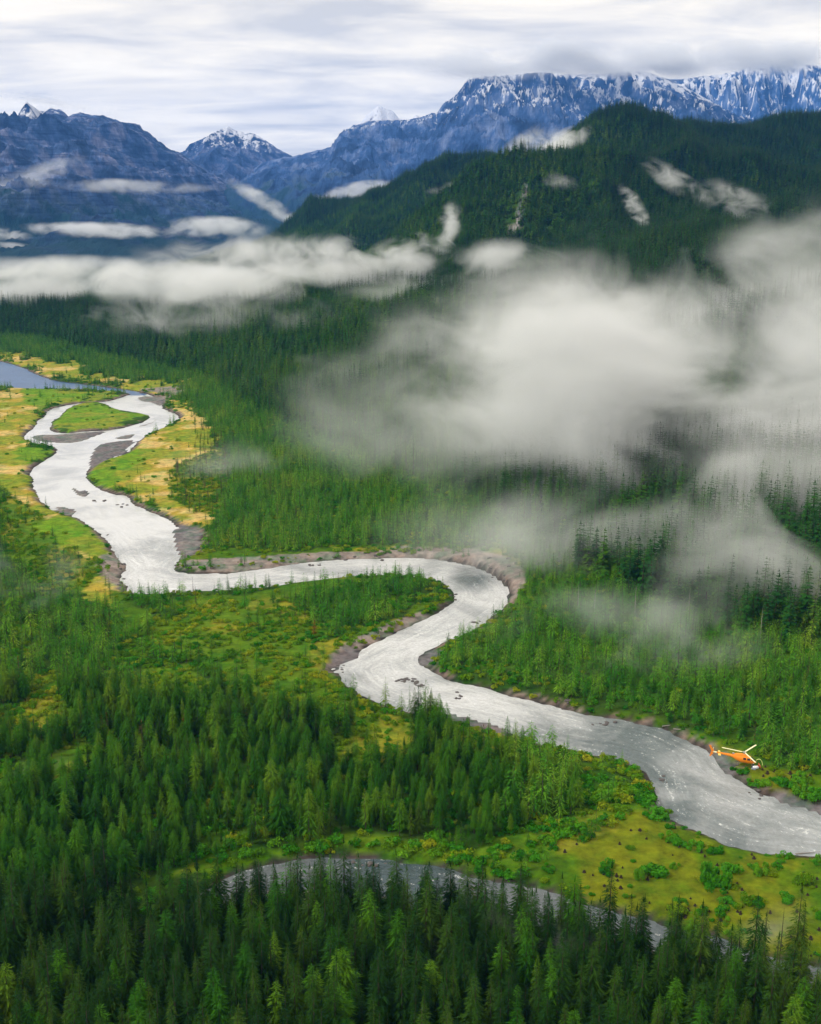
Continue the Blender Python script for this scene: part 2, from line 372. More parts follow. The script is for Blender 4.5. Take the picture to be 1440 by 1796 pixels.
def water_mat(name, deep, shallow_sky, rough, foam=.0, bump=.3, ws=.35):
    m, nt, b = new_mat(name)
    geo = N(nt, 'ShaderNodeNewGeometry')
    st = N(nt, 'ShaderNodeMapping'); nt.links.new(geo.outputs['Position'], st.inputs[0]); st.inputs['Rotation'].default_value = (0, 0, .6); st.inputs['Scale'].default_value = (1, .7, 1)
    n1 = N(nt, 'ShaderNodeTexNoise', i_Scale=ws, i_Detail=6.0, i_Roughness=.6, i_Distortion=.6); nt.links.new(st.outputs[0], n1.inputs['Vector'])
    n2 = N(nt, 'ShaderNodeTexNoise', i_Scale=.028, i_Detail=4.0, i_Roughness=.6, i_Distortion=.8); nt.links.new(geo.outputs['Position'], n2.inputs['Vector'])
    n3 = N(nt, 'ShaderNodeTexNoise', i_Scale=1.3, i_Detail=4.0, i_Roughness=.7, i_Distortion=.3); nt.links.new(st.outputs[0], n3.inputs['Vector'])
    att = N(nt, 'ShaderNodeVertexColor', layer_name='Col'); sp = N(nt, 'ShaderNodeSeparateColor'); nt.links.new(att.outputs[0], sp.inputs[0])
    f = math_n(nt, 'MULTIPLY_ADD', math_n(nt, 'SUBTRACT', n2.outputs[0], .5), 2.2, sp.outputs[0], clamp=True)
    c = mix(nt, f, deep, shallow_sky)
    sda = N(nt, 'ShaderNodeAttribute', attribute_name='bank'); cmb = N(nt, 'ShaderNodeCombineXYZ'); psx = N(nt, 'ShaderNodeSeparateXYZ'); nt.links.new(geo.outputs['Position'], psx.inputs[0])
    nt.links.new(math_n(nt, 'MULTIPLY', sda.outputs['Fac'], .42), cmb.inputs[0]); nt.links.new(math_n(nt, 'MULTIPLY', psx.outputs[0], .045), cmb.inputs[1]); nt.links.new(math_n(nt, 'MULTIPLY', psx.outputs[1], .045), cmb.inputs[2])
    n4 = N(nt, 'ShaderNodeTexNoise', i_Scale=1.6, i_Detail=7.0, i_Roughness=.7, i_Distortion=.5); nt.links.new(cmb.outputs[0], n4.inputs['Vector'])
    rsum = math_n(nt, 'ADD', math_n(nt, 'MULTIPLY', math_n(nt, 'SUBTRACT', n1.outputs[0], .5), .55), math_n(nt, 'MULTIPLY', math_n(nt, 'SUBTRACT', n4.outputs[0], .5), .9))
    rv = math_n(nt, 'MULTIPLY_ADD', rsum, math_n(nt, 'MULTIPLY_ADD', sp.outputs[1], .8, .2), 1.0)
    c = vmath(nt, 'SCALE', c, None); nt.links.new(rv, c.node.inputs['Scale'])
    n34 = math_n(nt, 'ADD', math_n(nt, 'MULTIPLY', n3.outputs[0], .55), math_n(nt, 'MULTIPLY', n4.outputs[0], .45))
    ff = math_n(nt, 'MULTIPLY', math_n(nt, 'MULTIPLY_ADD', n34, 9.0, -5.1, clamp=True), math_n(nt, 'MULTIPLY', sp.outputs[1], foam))
    c = mix(nt, ff, c, (.82,.83,.82))
    nt.links.new(c, b.inputs['Base Color']); b.inputs['Roughness'].default_value = rough; b.inputs['IOR'].default_value = 1.4
    bp = N(nt, 'ShaderNodeBump', i_Distance=1.0); nt.links.new(math_n(nt, 'MULTIPLY', sp.outputs[1], bump), bp.inputs['Strength'])
    nt.links.new(n1.outputs[0], bp.inputs['Height']); nt.links.new(bp.outputs[0], b.inputs['Normal'])
    return m
M['river'] = water_mat('river_water', (.10,.125,.13), (.54,.55,.56), .10, foam=.7, bump=.30, ws=1.1)  # pale colour is milky silt with the sky's reflection painted in
M['lake'] = water_mat('lake_water', (.015,.06,.17), (.04,.11,.26), .3, bump=.1)  # blue of the rippled reflection put into the base colour
M['creek'] = water_mat('creek_water', (.05,.075,.085), (.17,.18,.19), .12, foam=.6, bump=.5, ws=.9)

# ------------------------------------------------------------------ ground sheet
def axis(lo_far, lo, hi, hi_far, st, g=1.06):
    a = list(np.arange(lo, hi+1e-6, st)); s = st; p = hi
    while p < hi_far: s *= g; p += s; a.append(p)
    s = st; p = lo
    while p > lo_far: s *= g; p -= s; a.insert(0, p)
    return np.array(a)
STEP = 1.8
ax = axis(-9000, -470, 470, 9000, STEP, 1.045); ay = axis(-1500, 150, 1080, 14000, STEP, 1.04)
GX, GY = np.meshgrid(ax, ay, indexing='ij')
def build_ground():
    x = GX.ravel(); y = GY.ravel()
    z, h = ground_z(x, y)
    near = (y > 60) & (y < 1500) & (np.abs(x) < 800)
    sdw = np.full(x.shape, 999.); gr = np.full(x.shape, 999.)
    a, b_ = water_fields(x[near], y[near]); sdw[near] = a; gr[near] = b_
    jit = (fbm(x/7, y/7, 2, 3)-.5)*3.2 + (fbm(x/3.6, y/3.6, 4, 2)-.5)*.8
    sdw = sdw + jit*.8; grj = gr + jit*.7
    und = (fbm(x/28, y/28, 0, 4)-.5)*2.4
    land = .25 + 1.25*sstep(.3, 4.5, sdw) + und*sstep(4, 30, sdw)*.8
    bed = -.9*sstep(0, 3, -sdw)-.12
    zz = np.where(sdw > 0, land + z, bed)
    gravel = grj < 0
    zz = np.where(gravel, np.maximum(np.minimum(zz, .35), .12 + .35*sstep(0, 5, -grj)), zz)
    behind = y < 60
    V = np.stack([x, y, zz], 1)
    # colours (the ground's own)
    px, py, t = project(x, np.maximum(y, 20), np.zeros_like(x))
    jx = (fbm(x/14, y/14, 5, 4)-.5)*60; jy = (fbm(x/14+50, y/14, 1, 4)-.5)*34
    px = px+jx; py = py+jy
    col = np.tile(np.array([.030,.070,.006]), (len(x), 1))
    def setc(mask, c): col[mask] = c
    fl_ = (y > 100) & (h < 12)
    patch = fbm(x/22, y/22, 2, 4)
    grassy = fl_ & (patch > .52) & (y < 1350); setc(grassy, (.04,.10,.004))
    setc(y > 1350, (.012,.040,.018)); fl_ = fl_ & (y < 1350)
    sc = fl_ & pts_in(px, py, P_SCRUB); setc(sc, (.07,.14,.004)); setc(sc & (patch > .55), (.17,.18,.012))
    ye = fl_ & pts_in(px, py, P_YEL); setc(ye, (.30,.24,.03)); setc(ye & (patch < .47), (.19,.22,.015)); setc(ye & (patch > .58), (.44,.33,.11))
    gn = fl_ & pts_in(px, py, P_GRN); setc(gn, (.11,.21,.006)); setc(gn & (patch > .54), (.17,.21,.015))
    md = fl_ & pts_in(px, py, P_MEAD); setc(md, (.074,.135,.002)); setc(md & (patch > .58), (.110,.138,.004)); setc(md & (patch < .49), (.05,.115,.002))
    ed = (sdw < 1.2+2.2*patch) & (patch > .45) & (py < 1470); setc(ed, (.15,.12,.10))          # stony bank
    rim = (sdw < .8) ; setc(rim, (.045,.038,.034))                            # wet cut bank
    gp = (x*x*0+1)*sstep(0, 1, 1-0*y)
    # stony outer bend and shingle
    sh = pts_in(px-jx, py-jy, [[(690,965),(760,968),(830,975),(880,990),(912,1010),(922,1036),(902,1060),(882,1070),(903,1045),(885,1015),(850,998),(800,984),(690,977)],
        [(400,985),(560,975),(700,972),(700,982),(560,990),(430,1005),(320,1003),(310,990)],
        z4([(480,1290),(560,1240),(600,1260),(665,1320),(600,1360),(640,1410),(600,1440),(520,1380)]), z4([(175,890),(215,910),(240,1000),(200,980)]),
        [(640,1135),(700,1105),(760,1082),(745,1078),(680,1100),(600,1140),(575,1160),(590,1185),(600,1160)], z4([(700,420),(940,405),(930,440),(840,470),(800,440)])]) & (sdw > 0)
    setc(sh, (.215,.185,.165))
    setc(gravel, (.165,.158,.152))
    setc(gravel & (patch > .55), (.13,.12,.125))
    qx, qy = project(x, np.maximum(y, 20), zz)[:2]; rj = (fbm(x/30, y/30, 3, 4)-.5)*40; rockm = (h > 60) & inpoly(qx+rj, qy+rj*.6, np.array([(882,415),(890,385),(905,345),(922,316),(925,325),(910,365),(918,388),(902,412)], float)) & (y < 1750)
    setc(rockm, (.15,.145,.155)); setc(rockm & (patch > .54), (.26,.25,.26))
    deep = (sdw < -1) & ~gravel; setc(deep, (.09,.09,.085))
    me = fast_mesh('ground', V, grid_quads(len(ax), len(ay)), M['ground'])
    ca = me.color_attributes.new('Col', 'FLOAT_COLOR', 'POINT')
    ca.data.foreach_set('color', np.concatenate([col, np.ones((len(x), 1))], 1).astype(np.float32).ravel())
    return me, zz.reshape(GX.shape)
me, GZ = build_ground()
props(obj('ground', me), 'green and yellow valley floor rising to the forested hillside', kind='structure')
def zat(x, y):
    i = np.clip(np.searchsorted(ax, x)-1, 0, len(ax)-2); j = np.clip(np.searchsorted(ay, y)-1, 0, len(ay)-2)
    u = (x-ax[i])/(ax[i+1]-ax[i]); v = (y-ay[j])/(ay[j+1]-ay[j])
    return (GZ[i, j]*(1-u)+GZ[i+1, j]*u)*(1-v)+(GZ[i, j+1]*(1-u)+GZ[i+1, j+1]*u)*v

def water_sheet(name, P, mat, label, st=3.0, z=0.0):
    P = np.array(P); lo = P.min(0)-6; hi = P.max(0)+6
    X, Y = np.meshgrid(np.arange(lo[0], hi[0], st), np.arange(lo[1], hi[1], st), indexing='ij')
    d = polydist(X.ravel(), Y.ravel(), P); ins = inpoly(X.ravel(), Y.ravel(), P)
    sdd = np.where(ins, -d, d).reshape(X.shape)
    q = grid_quads(*X.shape); keep = (sdd.ravel()[q] < 5).any(1); q = q[keep]
    used = np.unique(q); mp = np.full(X.size, -1); mp[used] = np.arange(len(used))
    x = X.ravel()[used]; y = Y.ravel()[used]; V = np.stack([x, y, np.full(len(x), z)], 1)
    me = fast_mesh(name, V, mp[q], mat)
    px, py, _ = project(x, y, np.zeros_like(x))
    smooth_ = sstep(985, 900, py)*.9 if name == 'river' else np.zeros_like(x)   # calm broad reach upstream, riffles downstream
    bright = .98*smooth_ + (1-smooth_)*(.34+.42*sstep(1330, 1180, py))  # painted sky reflection: base colour palest upstream, darker downstream
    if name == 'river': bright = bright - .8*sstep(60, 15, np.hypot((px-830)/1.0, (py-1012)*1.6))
    rough = 1-smooth_
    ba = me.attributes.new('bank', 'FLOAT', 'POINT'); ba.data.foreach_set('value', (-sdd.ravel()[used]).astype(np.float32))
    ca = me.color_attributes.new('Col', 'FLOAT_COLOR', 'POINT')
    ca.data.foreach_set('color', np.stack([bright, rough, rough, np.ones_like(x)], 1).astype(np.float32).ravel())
    return props(obj(name, me), label, kind='structure')
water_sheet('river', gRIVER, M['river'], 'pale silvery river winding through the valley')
water_sheet('lake', gLAKE, M['lake'], 'deep blue backwater at the head of the river', z=.012)
water_sheet('creek', gCREEK, M['creek'], 'dark rocky creek behind the foreground spruces', st=2.0, z=.02)

# ------------------------------------------------------------------ mountains
def rock_mat(name, rock, veg, snow_lo, snow_hi, veg_hi, strata=0.0, streak=1.0, snow_amt=1.0):
    m, nt, b = new_mat(name)
    geo = N(nt, 'ShaderNodeNewGeometry'); pos = geo.outputs['Position']
    sep = N(nt, 'ShaderNodeSeparateXYZ'); nt.links.new(pos, sep.inputs[0])
    nz = N(nt, 'ShaderNodeSeparateXYZ'); nt.links.new(geo.outputs['Normal'], nz.inputs[0])
    nA = N(nt, 'ShaderNodeTexNoise', i_Scale=.006, i_Detail=8.0, i_Roughness=.62); nt.links.new(pos, nA.inputs['Vector'])
    mp = N(nt, 'ShaderNodeMapping'); nt.links.new(pos, mp.inputs[0]); mp.inputs['Scale'].default_value = (1, .6, .12)
    nS = N(nt, 'ShaderNodeTexNoise', i_Scale=.022, i_Detail=6.0, i_Roughness=.72, i_Distortion=.4); nt.links.new(mp.outputs[0], nS.inputs['Vector'])
    mq = N(nt, 'ShaderNodeMapping'); nt.links.new(pos, mq.inputs[0]); mq.inputs['Scale'].default_value = (.1, .1, 1); mq.inputs['Rotation'].default_value = (0, .12, 0)
    nL = N(nt, 'ShaderNodeTexNoise', i_Scale=.045, i_Detail=5.0, i_Roughness=.6, i_Distortion=1.0); nt.links.new(mq.outputs[0], nL.inputs['Vector'])
    rr = ramp(nt, [(.36, [c*.30 for c in rock]), (.5, rock), (.64, [rock[0]*4.0, rock[1]*2.4, rock[2]*1.6])], nA.outputs[0])
    st = ramp(nt, [(.38, (.45,.45,.5)), (.5, (1,1,1)), (.62, (1.35,1.25,1.2))], nL.outputs[0])
    c = mix(nt, strata, rr.outputs[0], mix(nt, 1.0, rr.outputs[0], st.outputs[0], 'MULTIPLY'))
    sk = ramp(nt, [(.35, (.5,.5,.55)), (.6, (1.25,1.2,1.2))], nS.outputs[0])
    c = mix(nt, .8, c, mix(nt, 1.0, c, sk.outputs[0], 'MULTIPLY'))
    # vegetation low down
    vz = math_n(nt, 'ADD', math_n(nt, 'DIVIDE', math_n(nt, 'SUBTRACT', veg_hi, sep.outputs[2]), 160.0), math_n(nt, 'MULTIPLY', math_n(nt, 'SUBTRACT', nA.outputs[0], .5), 6.0), clamp=True)
    c = mix(nt, vz, c, veg)
    # snow high up, caught in gullies and on ledges
    hs = math_n(nt, 'DIVIDE', math_n(nt, 'SUBTRACT', sep.outputs[2], snow_lo), snow_hi-snow_lo)
    s = math_n(nt, 'ADD', hs, math_n(nt, 'MULTIPLY', math_n(nt, 'SUBTRACT', nS.outputs[0], .52), 5.5*streak))
    s = math_n(nt, 'ADD', s, math_n(nt, 'MULTIPLY', math_n(nt, 'SUBTRACT', nz.outputs[2], .55), 1.2))
    s = math_n(nt, 'MULTIPLY', math_n(nt, 'MULTIPLY_ADD', s, 2.2, -1.0, clamp=True), math_n(nt, 'MULTIPLY_ADD', hs, 3.0, .9, clamp=True))
    s = math_n(nt, 'MULTIPLY', s, snow_amt)
    c = mix(nt, s, c, (.80,.82,.88))
    nt.links.new(c, b.inputs['Base Color']); b.inputs['Roughness'].default_value = .9; b.inputs['Specular IOR Level'].default_value = .1
    bp = N(nt, 'ShaderNodeBump', i_Strength=1.0, i_Distance=40.0); nt.links.new(nS.outputs[0], bp.inputs['Height']); nt.links.new(bp.outputs[0], b.inputs['Normal'])
    return m
def mountain(label, sil, Yr, Yb, mat, zbase=-30, seed=0, nu=620, nv=150, amp=.33, cell=420, jag=5., power=1.15, spread=1.0, fine=1.0, skew=0.):
    s = np.array(sil, float); u = np.linspace(0, 1, nu)
    L = np.concatenate([[0], np.cumsum(np.hypot(*np.diff(s, axis=0).T))]); L /= L[-1]
    px = np.interp(u, L, s[:, 0]); py = np.interp(u, L, s[:, 1])
    py = py + ((fbm(px/9+seed, px*0, seed, 4)-.5)*jag + (ridged(px/26+seed, px*0, seed+1, 3)-.4)*-jag*.8)
    R = np.array([at(a, b, Yr) for a, b in zip(px, py)])
    nb = 24
    v = np.concatenate([np.linspace(-1, 0, nb, endpoint=False), np.linspace(0, 1, nv)**1.25])
    X = np.zeros((nu, len(v))); Y = X.copy(); Z = X.copy()
    for j, vv in enumerate(v):
        if vv < 0:
            X[:, j] = R[:, 0]; Y[:, j] = Yr - vv*1500; Z[:, j] = R[:, 2]*(1+vv)**1.0 + zbase*(-vv)
        else:
            Yj = Yr + (Yb-Yr)*vv
            X[:, j] = R[:, 0]*(1-.35*vv*spread*(1-Yb/Yr)) ; Y[:, j] = Yj
            Z[:, j] = zbase + (R[:, 2]-zbase)*(1-vv)**power
    Hh = np.maximum(R[:, 2]-zbase, 40)[:, None]; vv = v[None, :]
    env = np.where(vv > 0, sstep(0, .10, vv)*sstep(1.0, .75, vv), sstep(0, .3, -vv)*.06)
    XS = X+skew*(Y-Yr)+(fbm(X/900, Y/900, seed+1, 3)-.5)*700*abs(skew)
    big = ridged(XS/cell+seed*3.1, Y/(cell*2.4)+seed*1.7, seed, 3)
    fin = ridged(XS/(cell*.28)+seed, Y/(cell*.62), seed+2, 5, .6)
    Z += Hh*env*(amp*(big-.52) + amp*.42*fine*(fin-.5))
    Y += (fbm(X/180+seed, Y/300, seed+3, 4)-.5)*160*env
    cap = R[:, 2][:, None] - np.clip(vv, 0, 1)*(R[:, 2][:, None]-zbase)*.42 + (fin-.5)*Hh*.03*np.clip(vv*8, 0, 1)
    Z = np.where((vv > 0) & (Z > cap), cap, Z)
    V = np.stack([X, Y, Z], -1).reshape(-1, 3)
    me = fast_mesh('mountain', V, grid_quads(nu, len(v)), mat)
    return props(obj('mountain', me), label, kind='structure')
MR = {
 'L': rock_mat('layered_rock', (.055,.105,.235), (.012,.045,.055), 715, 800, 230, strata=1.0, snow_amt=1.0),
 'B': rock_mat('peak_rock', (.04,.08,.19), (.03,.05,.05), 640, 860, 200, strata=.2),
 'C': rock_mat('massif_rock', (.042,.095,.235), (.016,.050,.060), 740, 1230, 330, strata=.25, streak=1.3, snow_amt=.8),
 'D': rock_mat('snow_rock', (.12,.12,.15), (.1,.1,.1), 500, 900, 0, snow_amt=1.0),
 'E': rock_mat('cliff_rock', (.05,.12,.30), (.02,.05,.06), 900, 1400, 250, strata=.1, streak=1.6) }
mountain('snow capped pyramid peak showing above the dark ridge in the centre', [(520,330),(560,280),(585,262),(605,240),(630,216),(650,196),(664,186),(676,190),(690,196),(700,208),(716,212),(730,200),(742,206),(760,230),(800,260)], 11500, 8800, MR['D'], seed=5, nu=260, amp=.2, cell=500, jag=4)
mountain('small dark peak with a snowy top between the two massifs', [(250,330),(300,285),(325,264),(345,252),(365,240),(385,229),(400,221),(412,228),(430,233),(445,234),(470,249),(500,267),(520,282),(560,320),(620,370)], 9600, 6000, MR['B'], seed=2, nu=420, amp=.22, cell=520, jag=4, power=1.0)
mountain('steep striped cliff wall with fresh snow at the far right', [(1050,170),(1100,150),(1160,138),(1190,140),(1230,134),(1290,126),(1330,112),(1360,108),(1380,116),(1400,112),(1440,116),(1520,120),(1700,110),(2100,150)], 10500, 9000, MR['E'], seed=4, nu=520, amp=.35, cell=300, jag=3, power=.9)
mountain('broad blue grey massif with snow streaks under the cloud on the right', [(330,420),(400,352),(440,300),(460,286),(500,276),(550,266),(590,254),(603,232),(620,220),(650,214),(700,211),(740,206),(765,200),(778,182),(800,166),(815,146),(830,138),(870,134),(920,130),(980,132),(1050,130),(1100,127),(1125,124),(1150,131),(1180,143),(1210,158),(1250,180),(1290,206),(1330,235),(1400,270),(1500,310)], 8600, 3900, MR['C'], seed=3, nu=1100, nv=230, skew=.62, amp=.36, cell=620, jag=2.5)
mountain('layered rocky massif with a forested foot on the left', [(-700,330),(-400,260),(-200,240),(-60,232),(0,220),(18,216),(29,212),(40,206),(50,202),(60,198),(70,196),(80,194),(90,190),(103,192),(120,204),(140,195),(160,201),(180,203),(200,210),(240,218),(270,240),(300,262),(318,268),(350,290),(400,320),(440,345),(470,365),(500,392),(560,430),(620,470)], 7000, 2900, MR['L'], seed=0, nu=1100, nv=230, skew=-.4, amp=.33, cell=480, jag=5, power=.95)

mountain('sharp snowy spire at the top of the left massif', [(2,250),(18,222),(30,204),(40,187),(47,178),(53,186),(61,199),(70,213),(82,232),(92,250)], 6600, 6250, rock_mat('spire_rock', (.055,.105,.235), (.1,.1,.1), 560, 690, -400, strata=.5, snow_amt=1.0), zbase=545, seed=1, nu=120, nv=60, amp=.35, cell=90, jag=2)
# ------------------------------------------------------------------ trees
def rotz(a): return np.array([[math.cos(a), -math.sin(a), 0], [math.sin(a), math.cos(a), 0], [0, 0, 1]])
def conifer(seed, H=10., R=1.7, whorls=22, nb=9, leaf=4, base=.10, droop=.35, gap=.12, blunt=0., width=1.0):
    r = random.Random(seed); V = []; T = []
    def tri(a, b, c): i = len(V); V.extend([a, b, c]); T.append((i, i+1, i+2))
    lean = r.uniform(-.02, .02)
    for w in range(whorls):
        f = (w+r.uniform(-.3, .3))/whorls; z = H*(base+(1-base)*f*.985)
        rad = R*((1-f)**.66*(1-blunt)+blunt*math.sqrt(max(0, 1-f*f)))*r.uniform(.72, 1.18)
        if f < .12: rad *= .65+2.5*f
        if r.random() < gap*.5: rad *= .55
        n = max(4, int(nb*(1-.45*f)))
        a0 = r.uniform(0, 6.28)
        for k in range(n):
            if r.random() < gap: continue
            a = a0+k*6.283/n+r.uniform(-.3, .3); L = rad*r.uniform(.65, 1.25)+.08
            ca, sa = math.cos(a), math.sin(a)
            dz = -L*droop*(1-f*1.3)*r.uniform(.5, 1.4); lift = L*.12
            wd = (L*.34+.10)*width
            def P(s, q, h=0.):           # s along the branch, q sideways
                zz = z+dz*s*s*1.0+lift*math.sin(s*3.1)+h
                return (ca*L*s-sa*q+lean*z, sa*L*s+ca*q, zz)
            if leaf <= 1:
                tri(P(.0, 0, .12*L), P(.75, -wd), P(1, 0)); tri(P(.0, 0, .12*L), P(1, 0), P(.75, wd))
            else:
                for m in range(leaf):
                    s0 = .12+.78*m/leaf; s1 = min(1.05, s0+.42); ww = wd*(1-.55*s0)*r.uniform(.7, 1.3)
                    hz = r.uniform(-.16, .04)*L
                    tri(P(s0, 0), P(s0+.10, -ww*.35, -.02), P(s1, -ww, hz)); tri(P(s0, 0), P(s1, ww, hz), P(s0+.10, ww*.35, -.02))
                tri(P(.55, -.10*L), P(1.12, 0), P(.55, .10*L))
    tri((.12, 0, H*.93), (-.1, .1, H*.93), (lean*H, 0, H*1.0)); tri((0, -.13, H*.92), (0, .12, H*.92), (lean*H, 0, H*1.02))
    return V, T
def trunk_geo(H=10., r0=.16, top=.9, n=6):
    V = []; T = []
    zs = [-.6, H*.3, H*.65, H*top]; rs = [r0, r0*.72, r0*.42, .02]
    for z, r_ in zip(zs, rs):
        for k in range(n): V.append((r_*math.cos(k*6.283/n), r_*math.sin(k*6.283/n), z))
    for j in range(len(zs)-1):
        for k in range(n):
            a = j*n+k; b = j*n+(k+1) % n; T += [(a, b, b+n), (a, b+n, a+n)]
    return V, T
def merge(parts):
    V = []; T = []; mi = []
    for k, (v, t) in enumerate(parts):
        o = len(V); V += v; T += [tuple(i+o for i in f) for f in t]; mi += [k]*len(t)
    return V, T, mi
def bush(seed, n=260, flat_=.75, leaf=.16, lobes=5):
    r = random.Random(seed); V = []; T = []
    cs = [(r.uniform(-.75, .75), r.uniform(-.6, .6), r.uniform(.12, .6)*flat_, r.uniform(.22, .5)) for _ in range(lobes+3)]
    for i in range(n):
        c = r.choice(cs); a = r.uniform(0, 6.283); ph = math.acos(r.uniform(-.35, 1)); q = c[3]*r.uniform(.72, 1.08)
        d = Vector((math.sin(ph)*math.cos(a), math.sin(ph)*math.sin(a), math.cos(ph)))
        p = Vector(c[:3])+Vector((d.x*q, d.y*q, d.z*q*flat_)); p.z = max(p.z, 0)
        e = Vector((r.uniform(-1, 1), r.uniform(-1, 1), r.uniform(-1, 1))).normalized(); t1 = d.cross(e).normalized(); t2 = (d*.5+t1.cross(d)).normalized()
        s = leaf*r.uniform(.6, 1.5); k = len(V)
        V += [tuple(p-t1*s*.6), tuple(p+t1*s*.6), tuple(p+t2*s*1.3)]; T.append((k, k+1, k+2))
    return V, T

SRC = bpy.data.collections.new('tree_sources')     # meshes handed to the forest's instancer, not linked to the scene
def src(col, name, me):
    o = bpy.data.objects.new(name, me); col.objects.link(o); return o
def tree_mesh(name, mat, bark, **k):
    H = k.get('H', 10.)
    c = conifer(**k); t = trunk_geo(H); V, T, mi = merge([c, t])
    return mesh_from(name, V, T, [mat, bark], mi)

# placement -----------------------------------------------------------------
def jitter_grid(x0, x1, y0, y1, s, dens=None):
    nx = int((x1-x0)/s); ny = int((y1-y0)/s)
    X, Y = np.meshgrid(np.arange(nx)*s+x0, np.arange(ny)*s+y0, indexing='ij')
    X = X+rng.uniform(-.5, .5, X.shape)*s; Y = Y+rng.uniform(-.5, .5, Y.shape)*s
    return X.ravel(), Y.ravel()
def in_view(x, y, z, m=140, top=20):
    px, py, t = project(x, y, z); px2, py2, _ = project(x, y, z+top)
    return (px > -m) & (px < 1440+m) & (py2 < 1796+60) & (y > 60)
FG_EDGE = [(-400,1600),(0,1625),(90,1650),(200,1632),(300,1615),(400,1612),(520,1622),(640,1632),(700,1645),(800,1650),(900,1675),(1000,1698),(1100,1722),(1200,1745),(1320,1778),(1440,1795),(1800,1880)]
def fg_row(px): return np.interp(px, [p[0] for p in FG_EDGE], [p[1] for p in FG_EDGE])
TREES = {k: [] for k in ('spruce', 'pine', 'young', 'dark', 'brown')}   # arrays of x, y, z, height, width factor
SHR = {'scrub': [], 'willow': []}
def add(dst, x, y, h, w):
    z = zat(x, y); dst.append(np.stack([x, y, z, h, w], 1))

